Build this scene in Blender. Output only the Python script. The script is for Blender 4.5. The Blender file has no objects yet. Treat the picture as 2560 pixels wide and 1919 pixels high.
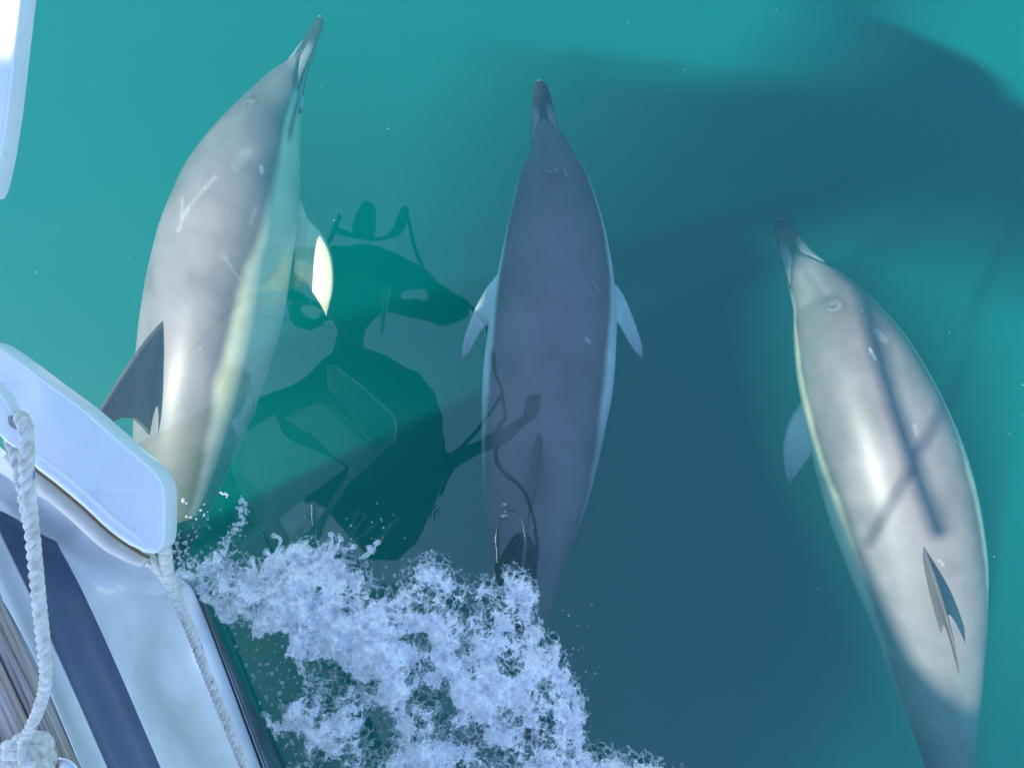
import bpy, bmesh, math, random
import numpy as np
from mathutils import Vector, Matrix

# ------------------------------------------------------------------ camera
scene = bpy.context.scene
H = 2.10                       # camera height over the water
LENS = 27.0
F = 2560 * LENS / 36.0         # focal length in photo pixels
CX, CY = 1280.0, 959.5
cam_d = bpy.data.cameras.new('camera')
cam_d.lens = LENS
cam_d.sensor_width = 36.0
cam_d.clip_start = 0.02
cam_d.clip_end = 500.0
cam = bpy.data.objects.new('camera', cam_d)
cam.location = (0, 0, H)
cam.rotation_euler = (0, 0, 0)
scene.collection.objects.link(cam)
scene.camera = cam

# ------------------------------------------------------------------ sky, sun, exposure
SUN_EL = math.radians(51.0)
SUN_TO = Vector((-0.90, -0.44, 0)).normalized()        # horizontal direction towards the sun
SUN_DIR = Vector((SUN_TO.x * math.cos(SUN_EL), SUN_TO.y * math.cos(SUN_EL), math.sin(SUN_EL)))
world = bpy.data.worlds.new('World')
scene.world = world
world.use_nodes = True
wn, wl = world.node_tree.nodes, world.node_tree.links
bg = wn['Background']
sky = wn.new('ShaderNodeTexSky')
sky.sky_type = 'NISHITA'
sky.sun_disc = False
sky.sun_elevation = SUN_EL
sky.sun_rotation = math.atan2(SUN_TO.x, SUN_TO.y)
sky.air_density = 1.0
sky.dust_density = 0.3
sky.ozone_density = 4.0
bg.inputs['Strength'].default_value = 0.15
wl.new(sky.outputs[0], bg.inputs['Color'])

sun_d = bpy.data.lights.new('sun', 'SUN')
sun_d.energy = 4.8
sun_d.angle = math.radians(0.55)
sun_d.color = (1.0, 0.93, 0.80)
sun = bpy.data.objects.new('sun', sun_d)
sun.rotation_euler = (-SUN_DIR).to_track_quat('-Z', 'Y').to_euler()
scene.collection.objects.link(sun)

vs = scene.view_settings
vs.view_transform = 'Standard'
vs.look = 'None'
vs.exposure = 1.45
vs.gamma = 1.0
vs.use_curve_mapping = False
cy = scene.cycles
cy.max_bounces = 8
cy.diffuse_bounces = 3
cy.glossy_bounces = 3
cy.transmission_bounces = 4
cy.volume_bounces = 3
cy.transparent_max_bounces = 24
cy.use_denoising = True
cy.sample_clamp_indirect = 6.0
cy.caustics_reflective = False
cy.caustics_refractive = False

rng = np.random.default_rng(7)
random.seed(7)


# ------------------------------------------------------------------ helpers
def P(px, py, z):
    """photo pixel at height z -> place in the scene"""
    k = (H - z) / F
    return np.array([(px - CX) * k, (CY - py) * k, z])


def PM(px, py, h):
    """pixel of a thing mirrored in the water, the thing being at height h"""
    k = (H + h) / F
    return np.array([(px - CX) * k, (CY - py) * k, h])


def catmull(pts, n):
    """n points of a Catmull-Rom curve (chord-length) through pts (any dimension)"""
    p = np.asarray(pts, float)
    d = np.r_[0, np.cumsum(np.sqrt(np.maximum(np.linalg.norm(np.diff(p[:, :3] if p.shape[1] >= 3 else p, axis=0), axis=1), 1e-9)))]
    d /= d[-1]
    m = np.zeros_like(p)
    m[1:-1] = (p[2:] - p[:-2]) / (d[2:] - d[:-2])[:, None]
    m[0] = (p[1] - p[0]) / (d[1] - d[0])
    m[-1] = (p[-1] - p[-2]) / (d[-1] - d[-2])
    u = np.linspace(0, 1, n)
    i = np.clip(np.searchsorted(d, u, side='right') - 1, 0, len(d) - 2)
    h = d[i + 1] - d[i]
    t = (u - d[i]) / h
    t, h = t[:, None], h[:, None]
    return ((2 * t**3 - 3 * t**2 + 1) * p[i] + (t**3 - 2 * t**2 + t) * h * m[i]
            + (-2 * t**3 + 3 * t**2) * p[i + 1] + (t**3 - t**2) * h * m[i + 1])


def smooth(a, b, x):
    t = np.clip((x - a) / (b - a), 0, 1)
    return t * t * (3 - 2 * t)


def vnoise(x, y, seed=0):
    """2-D value noise, 0..1"""
    def hsh(i, j):
        v = (i.astype(np.int64) * 374761393 + j.astype(np.int64) * 668265263 + seed * 974634777) & 0xffffffff
        v = ((v ^ (v >> 13)) * 1274126177) & 0xffffffff
        return ((v ^ (v >> 16)) & 0xffff) / 65535.0
    xi, yi = np.floor(x), np.floor(y)
    fx, fy = x - xi, y - yi
    fx, fy = fx * fx * (3 - 2 * fx), fy * fy * (3 - 2 * fy)
    a, b = hsh(xi, yi), hsh(xi + 1, yi)
    c, d = hsh(xi, yi + 1), hsh(xi + 1, yi + 1)
    return (a * (1 - fx) + b * fx) * (1 - fy) + (c * (1 - fx) + d * fx) * fy


def fbm(x, y, octaves=4, seed=0):
    s, a, n = 0, 0.5, 0
    for o in range(octaves):
        s = s + a * vnoise(x * 2**o + 17.3 * o, y * 2**o - 9.1 * o, seed + o)
        n += a
        a *= 0.5
    return s / n


def mesh_obj(name, verts, faces, mat, parent=None, smooth_shade=True):
    me = bpy.data.meshes.new(name)
    me.from_pydata([tuple(v) for v in verts], [], [tuple(f) for f in faces])
    me.validate()
    me.update()
    if smooth_shade:
        me.polygons.foreach_set('use_smooth', [True] * len(me.polygons))
    if mat is not None:
        for m in (mat if isinstance(mat, (list, tuple)) else [mat]):
            me.materials.append(m)
    o = bpy.data.objects.new(name, me)
    scene.collection.objects.link(o)
    if parent is not None:
        o.parent = parent
    return o


def tag(o, label=None, cat=None, group=None, kind=None):
    if label:
        o['label'] = label
    if cat:
        o['category'] = cat
    if group:
        o['group'] = group
    if kind:
        o['kind'] = kind
    return o


def grid_faces(nu, nv, wrap=False, base=0, flip=False):
    """faces of a nu x nv vertex grid, index = i*nv + j"""
    i, j = np.meshgrid(np.arange(nu - 1), np.arange(nv if wrap else nv - 1), indexing='ij')
    j2 = (j + 1) % nv
    f = np.stack([i * nv + j, i * nv + j2, (i + 1) * nv + j2, (i + 1) * nv + j], -1).reshape(-1, 4) + base
    return f[:, ::-1] if flip else f


def tube(path, radius, nseg=8, caps=True):
    """vertices and faces of a round tube along path; radius number or list"""
    p = np.asarray(path, float)
    n = len(p)
    r = np.full(n, radius) if np.isscalar(radius) else np.asarray(radius, float)
    t = np.gradient(p, axis=0)
    t /= np.maximum(np.linalg.norm(t, axis=1), 1e-9)[:, None]
    ref = np.array([0, 0, 1.0]) if abs(t[0, 2]) < 0.9 else np.array([1.0, 0, 0])
    a = np.cross(t[0], ref)
    a /= np.linalg.norm(a)
    V = []
    for k in range(n):
        a = a - t[k] * np.dot(a, t[k])
        a /= max(np.linalg.norm(a), 1e-9)
        b = np.cross(t[k], a)
        for j in range(nseg):
            th = 2 * math.pi * j / nseg
            V.append(p[k] + r[k] * (math.cos(th) * a + math.sin(th) * b))
    Fc = [tuple(f) for f in grid_faces(n, nseg, wrap=True)]
    if caps:
        V.append(p[0]); V.append(p[-1])
        c0, c1 = len(V) - 2, len(V) - 1
        for j in range(nseg):
            Fc.append((c0, (j + 1) % nseg, j))
            Fc.append((c1, (n - 1) * nseg + j, (n - 1) * nseg + (j + 1) % nseg))
    return V, Fc


def joined(parts):
    V, Fc = [], []
    for v, f in parts:
        b = len(V)
        V.extend(v)
        Fc.extend([tuple(int(i) + b for i in q) for q in f])
    return V, Fc


# ------------------------------------------------------------------ materials
def new_mat(name):
    m = bpy.data.materials.new(name)
    m.use_nodes = True
    return m, m.node_tree.nodes, m.node_tree.links, m.node_tree.nodes['Principled BSDF']


def node(nodes, kind, **props):
    n = nodes.new(kind)
    for k, v in props.items():
        setattr(n, k, v)
    return n


def plain(name, col, rough=0.5, spec=0.5, noise=0.0, nscale=20.0, bump=0.0, bscale=80.0, coat=0.0, metal=0.0):
    m, n, l, b = new_mat(name)
    b.inputs['Roughness'].default_value = rough
    b.inputs['Specular IOR Level'].default_value = spec
    b.inputs['Coat Weight'].default_value = coat
    b.inputs['Coat Roughness'].default_value = 0.05
    b.inputs['Metallic'].default_value = metal
    b.inputs['Base Color'].default_value = (*col, 1)
    tc = node(n, 'ShaderNodeTexCoord')
    if noise:
        t = node(n, 'ShaderNodeTexNoise')
        t.inputs['Scale'].default_value = nscale
        t.inputs['Detail'].default_value = 6
        r = node(n, 'ShaderNodeMapRange')
        r.inputs['From Min'].default_value = 0.3
        r.inputs['From Max'].default_value = 0.7
        r.inputs['To Min'].default_value = 1 - noise
        r.inputs['To Max'].default_value = 1 + noise * 0.4
        mx = node(n, 'ShaderNodeVectorMath', operation='SCALE')
        mx.inputs[0].default_value = col
        l.new(tc.outputs['Object'], t.inputs['Vector'])
        l.new(t.outputs['Fac'], r.inputs['Value'])
        l.new(r.outputs[0], mx.inputs['Scale'])
        l.new(mx.outputs[0], b.inputs['Base Color'])
    if bump:
        t = node(n, 'ShaderNodeTexNoise')
        t.inputs['Scale'].default_value = bscale
        t.inputs['Detail'].default_value = 4
        bp = node(n, 'ShaderNodeBump')
        bp.inputs['Strength'].default_value = bump
        bp.inputs['Distance'].default_value = 0.004
        l.new(tc.outputs['Object'], t.inputs['Vector'])
        l.new(t.outputs['Fac'], bp.inputs['Height'])
        l.new(bp.outputs[0], b.inputs['Normal'])
    return m


def m_water():
    m, n, l, b = new_mat('sea_water')
    n.remove(b)
    out = n['Material Output']
    tc = node(n, 'ShaderNodeTexCoord')
    # slow swell and fine ripple of the surface, as bump
    mp = node(n, 'ShaderNodeMapping')
    mp.inputs['Scale'].default_value = (1.0, 1.35, 1.0)
    l.new(tc.outputs['Object'], mp.inputs['Vector'])
    n1 = node(n, 'ShaderNodeTexNoise')
    n1.inputs['Scale'].default_value = 2.2
    n1.inputs['Detail'].default_value = 0.6
    n1.inputs['Roughness'].default_value = 0.35
    l.new(mp.outputs[0], n1.inputs['Vector'])
    height = node(n, 'ShaderNodeMath', operation='MULTIPLY')
    height.inputs[1].default_value = WAVE
    l.new(n1.outputs['Fac'], height.inputs[0])
    n2 = node(n, 'ShaderNodeTexNoise')
    n2.inputs['Scale'].default_value = 7.5
    n2.inputs['Detail'].default_value = 1.0
    l.new(mp.outputs[0], n2.inputs['Vector'])
    h2 = node(n, 'ShaderNodeMath', operation='MULTIPLY_ADD')
    h2.inputs[1].default_value = 0.00032
    l.new(n2.outputs['Fac'], h2.inputs[0]); l.new(height.outputs[0], h2.inputs[2])
    last = h2
    # rings where drops fell
    for (px, py, rad, amp) in RINGS:
        c = P(px, py, 0)
        d = node(n, 'ShaderNodeVectorMath', operation='DISTANCE')
        d.inputs[1].default_value = tuple(c)
        l.new(tc.outputs['Object'], d.inputs[0])
        sub = node(n, 'ShaderNodeMath', operation='SUBTRACT'); sub.inputs[1].default_value = rad
        l.new(d.outputs['Value'], sub.inputs[0])
        sn = node(n, 'ShaderNodeMath', operation='MULTIPLY'); sn.inputs[1].default_value = 2 * math.pi / 0.011
        l.new(sub.outputs[0], sn.inputs[0])
        si = node(n, 'ShaderNodeMath', operation='SINE'); l.new(sn.outputs[0], si.inputs[0])
        sq = node(n, 'ShaderNodeMath', operation='MULTIPLY'); l.new(sub.outputs[0], sq.inputs[0]); l.new(sub.outputs[0], sq.inputs[1])
        ex = node(n, 'ShaderNodeMath', operation='MULTIPLY'); ex.inputs[1].default_value = -1 / (2 * 0.009**2)
        l.new(sq.outputs[0], ex.inputs[0])
        ee = node(n, 'ShaderNodeMath', operation='EXPONENT'); l.new(ex.outputs[0], ee.inputs[0])
        pr = node(n, 'ShaderNodeMath', operation='MULTIPLY'); l.new(si.outputs[0], pr.inputs[0]); l.new(ee.outputs[0], pr.inputs[1])
        ma = node(n, 'ShaderNodeMath', operation='MULTIPLY_ADD'); ma.inputs[1].default_value = amp
        l.new(pr.outputs[0], ma.inputs[0]); l.new(last.outputs[0], ma.inputs[2])
        last = ma
    bp = node(n, 'ShaderNodeBump')
    bp.inputs['Strength'].default_value = 1.0
    bp.inputs['Distance'].default_value = 1.0
    l.new(last.outputs[0], bp.inputs['Height'])
    # mirror share grows towards grazing view, the same from above and below (Schlick)
    fr = node(n, 'ShaderNodeLayerWeight')
    fr.inputs['Blend'].default_value = 0.5
    l.new(bp.outputs[0], fr.inputs['Normal'])
    p5 = node(n, 'ShaderNodeMath', operation='POWER'); p5.inputs[1].default_value = 5.0
    l.new(fr.outputs['Facing'], p5.inputs[0])
    f0 = node(n, 'ShaderNodeMath', operation='MULTIPLY_ADD')
    f0.inputs[1].default_value = 1 - WATER_F0; f0.inputs[2].default_value = WATER_F0
    l.new(p5.outputs[0], f0.inputs[0])
    gl = node(n, 'ShaderNodeBsdfGlossy')
    gl.inputs['Roughness'].default_value = 0.015
    l.new(bp.outputs[0], gl.inputs['Normal'])
    tr = node(n, 'ShaderNodeBsdfTransparent')
    mix = node(n, 'ShaderNodeMixShader')
    l.new(f0.outputs[0], mix.inputs['Fac'])
    l.new(tr.outputs[0], mix.inputs[1])
    l.new(gl.outputs[0], mix.inputs[2])
    l.new(mix.outputs[0], out.inputs['Surface'])
    sc = node(n, 'ShaderNodeVolumeScatter')
    sc.inputs['Color'].default_value = SCATTER
    sc.inputs['Density'].default_value = SCATTER_D
    sc.inputs['Anisotropy'].default_value = 0.0
    ab = node(n, 'ShaderNodeVolumeAbsorption')
    ab.inputs['Color'].default_value = ABSORB
    ab.inputs['Density'].default_value = ABSORB_D
    ad = node(n, 'ShaderNodeAddShader')
    l.new(sc.outputs[0], ad.inputs[0]); l.new(ab.outputs[0], ad.inputs[1])
    l.new(ad.outputs[0], out.inputs['Volume'])
    return m


WAVE = 0.005
WATER_F0 = 0.080
SCATTER, SCATTER_D = (0.002, 0.375, 0.345, 1), 0.60
ABSORB, ABSORB_D = (0.30, 0.68, 0.68, 1), 1.0
RINGS = [(737, 1022, 0.014, 0.00003), (2384, 1698, 0.040, 0.00010), (585, 1010, 0.06, 0.000012),
         (610, 880, 0.045, 0.000015), (2330, 1590, 0.014, 0.00003), (495, 1010, 0.05, 0.000012), (1105, 1290, 0.016, 0.00003)]


def m_dolphin():
    m, n, l, b = new_mat('dolphin_skin')
    at = node(n, 'ShaderNodeAttribute', attribute_name='skin')
    tc = node(n, 'ShaderNodeTexCoord')
    t1 = node(n, 'ShaderNodeTexNoise'); t1.inputs['Scale'].default_value = 9; t1.inputs['Detail'].default_value = 5
    l.new(tc.outputs['Object'], t1.inputs['Vector'])
    r = node(n, 'ShaderNodeMapRange')
    r.inputs['From Min'].default_value = 0.3; r.inputs['From Max'].default_value = 0.7
    r.inputs['To Min'].default_value = 0.84; r.inputs['To Max'].default_value = 1.12
    l.new(t1.outputs['Fac'], r.inputs['Value'])
    sc = node(n, 'ShaderNodeVectorMath', operation='SCALE')
    l.new(at.outputs['Color'], sc.inputs[0]); l.new(r.outputs[0], sc.inputs['Scale'])
    l.new(sc.outputs[0], b.inputs['Base Color'])
    b.inputs['Roughness'].default_value = 0.42
    b.inputs['Specular IOR Level'].default_value = 0.35
    t2 = node(n, 'ShaderNodeTexNoise'); t2.inputs['Scale'].default_value = 60; t2.inputs['Detail'].default_value = 4
    l.new(tc.outputs['Object'], t2.inputs['Vector'])
    bp = node(n, 'ShaderNodeBump'); bp.inputs['Strength'].default_value = 0.15; bp.inputs['Distance'].default_value = 0.002
    l.new(t2.outputs['Fac'], bp.inputs['Height']); l.new(bp.outputs[0], b.inputs['Normal'])
    return m


def m_gelcoat():
    """glossy white hull with faint scuffs and salt specks"""
    m, n, l, b = new_mat('white_gelcoat')
    tc = node(n, 'ShaderNodeTexCoord')
    t = node(n, 'ShaderNodeTexNoise'); t.inputs['Scale'].default_value = 5; t.inputs['Detail'].default_value = 7; t.inputs['Roughness'].default_value = 0.62
    l.new(tc.outputs['Object'], t.inputs['Vector'])
    cr = node(n, 'ShaderNodeValToRGB')
    cr.color_ramp.elements[0].position = 0.30; cr.color_ramp.elements[0].color = (0.76, 0.77, 0.80, 1)
    cr.color_ramp.elements[1].position = 0.62; cr.color_ramp.elements[1].color = (0.88, 0.88, 0.88, 1)
    l.new(t.outputs['Fac'], cr.inputs['Fac'])
    v = node(n, 'ShaderNodeTexVoronoi'); v.inputs['Scale'].default_value = 70; v.feature = 'F1'
    l.new(tc.outputs['Object'], v.inputs['Vector'])
    lt = node(n, 'ShaderNodeMath', operation='LESS_THAN'); lt.inputs[1].default_value = 0.10
    l.new(v.outputs['Distance'], lt.inputs[0])
    gt = node(n, 'ShaderNodeMath', operation='GREATER_THAN'); gt.inputs[1].default_value = 0.80
    sp = node(n, 'ShaderNodeSeparateColor'); l.new(v.outputs['Color'], sp.inputs[0]); l.new(sp.outputs[0], gt.inputs[0])
    mu = node(n, 'ShaderNodeMath', operation='MULTIPLY'); l.new(lt.outputs[0], mu.inputs[0]); l.new(gt.outputs[0], mu.inputs[1])
    mx = node(n, 'ShaderNodeMix', data_type='RGBA')
    l.new(mu.outputs[0], mx.inputs[0]); l.new(cr.outputs[0], mx.inputs[6]); mx.inputs[7].default_value = (0.9, 0.9, 0.9, 1)
    l.new(mx.outputs[2], b.inputs['Base Color'])
    st_m = node(n, 'ShaderNodeMapping'); st_m.inputs['Rotation'].default_value = (0, 0, 1.2); st_m.inputs['Scale'].default_value = (6, 55, 30)
    l.new(tc.outputs['Object'], st_m.inputs['Vector'])
    st = node(n, 'ShaderNodeTexNoise'); st.inputs['Scale'].default_value = 1.0; st.inputs['Detail'].default_value = 8; st.inputs['Roughness'].default_value = 0.75
    l.new(st_m.outputs[0], st.inputs['Vector'])
    sr_ = node(n, 'ShaderNodeMapRange'); sr_.inputs['From Min'].default_value = 0.60; sr_.inputs['From Max'].default_value = 0.74; sr_.inputs['To Max'].default_value = 0.45
    l.new(st.outputs['Fac'], sr_.inputs['Value'])
    mx2 = node(n, 'ShaderNodeMix', data_type='RGBA')
    l.new(sr_.outputs[0], mx2.inputs[0]); l.new(mx.outputs[2], mx2.inputs[6]); mx2.inputs[7].default_value = (0.50, 0.50, 0.52, 1)
    l.new(mx2.outputs[2], b.inputs['Base Color'])
    rr = node(n, 'ShaderNodeMapRange'); rr.inputs['From Min'].default_value = 0.35; rr.inputs['From Max'].default_value = 0.7
    rr.inputs['To Min'].default_value = 0.14; rr.inputs['To Max'].default_value = 0.04
    l.new(t.outputs['Fac'], rr.inputs['Value']); l.new(rr.outputs[0], b.inputs['Roughness'])
    b.inputs['Specular IOR Level'].default_value = 0.8
    t2 = node(n, 'ShaderNodeTexNoise'); t2.inputs['Scale'].default_value = 12
    l.new(tc.outputs['Object'], t2.inputs['Vector'])
    bp = node(n, 'ShaderNodeBump'); bp.inputs['Strength'].default_value = 0.12; bp.inputs['Distance'].default_value = 0.01
    l.new(t2.outputs['Fac'], bp.inputs['Height']); l.new(bp.outputs[0], b.inputs['Normal'])
    return m


def m_wood():
    m, n, l, b = new_mat('weathered_teak')
    tc = node(n, 'ShaderNodeTexCoord')
    mp = node(n, 'ShaderNodeMapping')
    l.new(tc.outputs['Object'], mp.inputs['Vector'])
    mp2 = node(n, 'ShaderNodeMapping'); mp2.inputs['Scale'].default_value = (4, 160, 160)
    l.new(mp.outputs[0], mp2.inputs['Vector'])
    t = node(n, 'ShaderNodeTexNoise'); t.inputs['Scale'].default_value = 1.0; t.inputs['Detail'].default_value = 6; t.inputs['Roughness'].default_value = 0.7
    l.new(mp2.outputs[0], t.inputs['Vector'])
    cr = node(n, 'ShaderNodeValToRGB')
    cr.color_ramp.elements[0].position = 0.36; cr.color_ramp.elements[0].color = (0.20, 0.155, 0.13, 1)
    cr.color_ramp.elements[1].position = 0.60; cr.color_ramp.elements[1].color = (0.50, 0.44, 0.41, 1)
    l.new(t.outputs['Fac'], cr.inputs['Fac'])
    l.new(cr.outputs[0], b.inputs['Base Color'])
    b.inputs['Roughness'].default_value = 0.65
    bp = node(n, 'ShaderNodeBump'); bp.inputs['Strength'].default_value = 0.5; bp.inputs['Distance'].default_value = 0.002
    l.new(t.outputs['Fac'], bp.inputs['Height']); l.new(bp.outputs[0], b.inputs['Normal'])
    return m


def m_rope():
    m, n, l, b = new_mat('white_laid_rope')
    at = node(n, 'ShaderNodeAttribute', attribute_name='fleck')
    tc = node(n, 'ShaderNodeTexCoord')
    t = node(n, 'ShaderNodeTexNoise'); t.inputs['Scale'].default_value = 70; t.inputs['Detail'].default_value = 5
    l.new(tc.outputs['Object'], t.inputs['Vector'])
    cr = node(n, 'ShaderNodeValToRGB')
    cr.color_ramp.elements[0].position = 0.3; cr.color_ramp.elements[0].color = (0.50, 0.46, 0.40, 1)
    cr.color_ramp.elements[1].position = 0.65; cr.color_ramp.elements[1].color = (0.78, 0.75, 0.69, 1)
    l.new(t.outputs['Fac'], cr.inputs['Fac'])
    mx = node(n, 'ShaderNodeMix', data_type='RGBA')
    l.new(at.outputs['Fac'], mx.inputs[0]); l.new(cr.outputs[0], mx.inputs[6]); mx.inputs[7].default_value = (0.05, 0.10, 0.42, 1)
    l.new(mx.outputs[2], b.inputs['Base Color'])
    b.inputs['Roughness'].default_value = 0.85
    bp = node(n, 'ShaderNodeBump'); bp.inputs['Strength'].default_value = 0.5; bp.inputs['Distance'].default_value = 0.001
    t3 = node(n, 'ShaderNodeTexNoise'); t3.inputs['Scale'].default_value = 400
    l.new(tc.outputs['Object'], t3.inputs['Vector'])
    l.new(t3.outputs['Fac'], bp.inputs['Height']); l.new(bp.outputs[0], b.inputs['Normal'])
    return m


def m_foam():
    """lacy foam: white where the froth is dense, open where it thins out"""
    m, n, l, b = new_mat('sea_foam')
    out = n['Material Output']
    at = node(n, 'ShaderNodeAttribute', attribute_name='dens')
    tc = node(n, 'ShaderNodeTexCoord')
    # warp
    w = node(n, 'ShaderNodeTexNoise'); w.inputs['Scale'].default_value = 22; w.inputs['Detail'].default_value = 3
    l.new(tc.outputs['Object'], w.inputs['Vector'])
    wm = node(n, 'ShaderNodeVectorMath', operation='MULTIPLY_ADD')
    wm.inputs[1].default_value = (0.045, 0.045, 0.045)
    l.new(w.outputs['Color'], wm.inputs[0]); l.new(tc.outputs['Object'], wm.inputs[2])
    v1 = node(n, 'ShaderNodeTexVoronoi', feature='DISTANCE_TO_EDGE'); v1.inputs['Scale'].default_value = 34
    l.new(wm.outputs[0], v1.inputs['Vector'])
    r1 = node(n, 'ShaderNodeMapRange'); r1.inputs['From Min'].default_value = 0.0; r1.inputs['From Max'].default_value = 0.20
    r1.inputs['To Min'].default_value = 1; r1.inputs['To Max'].default_value = 0
    l.new(v1.outputs['Distance'], r1.inputs['Value'])
    v2 = node(n, 'ShaderNodeTexVoronoi', feature='DISTANCE_TO_EDGE'); v2.inputs['Scale'].default_value = 105
    l.new(wm.outputs[0], v2.inputs['Vector'])
    r2 = node(n, 'ShaderNodeMapRange'); r2.inputs['From Max'].default_value = 0.30
    r2.inputs['To Min'].default_value = 1; r2.inputs['To Max'].default_value = 0
    l.new(v2.outputs['Distance'], r2.inputs['Value'])
    t = node(n, 'ShaderNodeTexNoise'); t.inputs['Scale'].default_value = 60; t.inputs['Detail'].default_value = 8; t.inputs['Roughness'].default_value = 0.7
    l.new(wm.outputs[0], t.inputs['Vector'])
    # sum = 0.30*edge1 + 0.22*edge2 + 0.9*noise
    a1 = node(n, 'ShaderNodeMath', operation='MULTIPLY'); a1.inputs[1].default_value = 0.34; l.new(r1.outputs[0], a1.inputs[0])
    a2 = node(n, 'ShaderNodeMath', operation='MULTIPLY_ADD'); a2.inputs[1].default_value = 0.30
    l.new(r2.outputs[0], a2.inputs[0]); l.new(a1.outputs[0], a2.inputs[2])
    a3 = node(n, 'ShaderNodeMath', operation='MULTIPLY_ADD'); a3.inputs[1].default_value = 0.95
    l.new(t.outputs['Fac'], a3.inputs[0]); l.new(a2.outputs[0], a3.inputs[2])
    ad = node(n, 'ShaderNodeMath', operation='ADD'); l.new(a3.outputs[0], ad.inputs[0]); l.new(at.outputs['Fac'], ad.inputs[1])
    al = node(n, 'ShaderNodeMapRange', interpolation_type='SMOOTHSTEP')
    al.inputs['From Min'].default_value = 1.0; al.inputs['From Max'].default_value = 1.45
    al.inputs['To Max'].default_value = 0.88
    l.new(ad.outputs[0], al.inputs['Value'])
    b.inputs['Base Color'].default_value = (0.92, 0.92, 0.90, 1)
    b.inputs['Roughness'].default_value = 0.22
    b.inputs['Specular IOR Level'].default_value = 0.7
    l.new(al.outputs[0], b.inputs['Alpha'])
    bp = node(n, 'ShaderNodeBump'); bp.inputs['Strength'].default_value = 0.6; bp.inputs['Distance'].default_value = 0.004
    l.new(a3.outputs[0], bp.inputs['Height']); l.new(bp.outputs[0], b.inputs['Normal'])
    return m


def m_bubble():
    """thin bubble or drop: clear when looked straight through, milky and bright at the rim"""
    m, n, l, b = new_mat('bubble_film')
    out = n['Material Output']
    lw = node(n, 'ShaderNodeLayerWeight'); lw.inputs['Blend'].default_value = 0.42
    r = node(n, 'ShaderNodeMapRange'); r.inputs['From Min'].default_value = 0.15; r.inputs['From Max'].default_value = 0.85
    r.inputs['To Min'].default_value = 0.10; r.inputs['To Max'].default_value = 0.85
    l.new(lw.outputs['Facing'], r.inputs['Value'])
    b.inputs['Base Color'].default_value = (0.88, 0.90, 0.92, 1)
    b.inputs['Roughness'].default_value = 0.12
    b.inputs['Specular IOR Level'].default_value = 0.7
    l.new(r.outputs[0], b.inputs['Alpha'])
    return m


# ------------------------------------------------------------------ water
M_WATER = m_water()
S = 60.0
wv = [(-S, -S, 0), (S, -S, 0), (S, S, 0), (-S, S, 0), (-S, -S, -14), (S, -S, -14), (S, S, -14), (-S, S, -14)]
wf = [(0, 1, 2, 3), (7, 6, 5, 4), (0, 4, 5, 1), (1, 5, 6, 2), (2, 6, 7, 3), (3, 7, 4, 0)]
water = mesh_obj('water', wv, wf, M_WATER, smooth_shade=False)
tag(water, 'clear teal sea water with a calm surface mirroring sky and crew', 'water', kind='structure')

# ------------------------------------------------------------------ sailing boat
M_GEL = m_gelcoat()
M_BLUE = plain('blue_hull_paint', (0.085, 0.122, 0.195), rough=0.42, spec=0.4, noise=0.18, nscale=6)
M_NAVY = plain('navy_pinstripe', (0.02, 0.03, 0.09), rough=0.3)
M_CREAM = plain('aged_cream_gelcoat', (0.72, 0.66, 0.58), rough=0.55, noise=0.12, nscale=30)
M_ANTIFOUL = plain('grey_blue_antifouling', (0.34, 0.40, 0.48), rough=0.7, noise=0.3, nscale=12)
M_STEEL = plain('stainless_steel', (0.70, 0.71, 0.76), rough=0.33, metal=1.0)
M_SEAM = plain('brown_sealant', (0.20, 0.13, 0.08), rough=0.8)
M_SHEET = plain('shade_sheet_cloth', (0.45, 0.44, 0.41), rough=0.9)  # cloth of the added sheet that blocks the sun out of view

boat = bpy.data.objects.new('sailing_boat', None)
boat.location = tuple(P(500, 1498, 0))
scene.collection.objects.link(boat)
tag(boat, 'white fibreglass boat bow with blue hull band and teak deck edge', 'boat')
BOFF = np.array(boat.location)


def bmesh_obj(name, V, Fc, mat, parent=boat, **kw):
    o = mesh_obj(name, [np.asarray(v) - BOFF for v in V], Fc, mat, **kw)
    o.parent = parent
    if parent is not boat:                      # keep world placement under a part
        o.location = (0, 0, 0)
    return o


ROWS = [  # px, py, z at five stations from the bow aft
    [(430, 1432, .30), (490, 1480, -.02), (516, 1528, -.25), (590, 1680, -.35), (722, 1935, -.40)],
    [(392, 1400, .70), (462, 1456, .22), (500, 1498, .035), (562, 1655, .035), (661, 1919, .035)],
    [(370, 1375, .76), (385, 1440, .50), (402, 1500, .30), (452, 1655, .16), (553, 1919, .25)],
    [(120, 1250, .74), (142, 1352, .54), (215, 1500, .52), (285, 1655, .52), (399, 1919, .52)],
    [(-40, 1140, .78), (-40, 1238, .66), (82, 1502, .60), (152, 1655, .60), (269, 1919, .60)],
    [(-60, 1380, .73), (-40, 1430, .72), (5, 1497, .72), (92, 1658, .72), (202, 1919, .72)],
]
rows3 = []
for r in ROWS:
    p = [P(*q) for q in r]
    d = p[4] - p[3]
    p.append(p[4] + d * 2.0)
    p.append(p[5] + np.array([d[0] * 2.5, d[1] * 8, 0]))
    rows3.append(np.array(p))
NS, NV = 120, 60
cols = np.array([catmull(r, NS) for r in rows3])          # rows x NS x 3
hull = np.zeros((NS, NV, 3))
for i in range(NS):
    hull[i] = catmull(cols[:, i, :], NV)
hullV = hull.reshape(-1, 3)
hull_o = bmesh_obj('hull', hullV, grid_faces(NS, NV), M_GEL)
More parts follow.
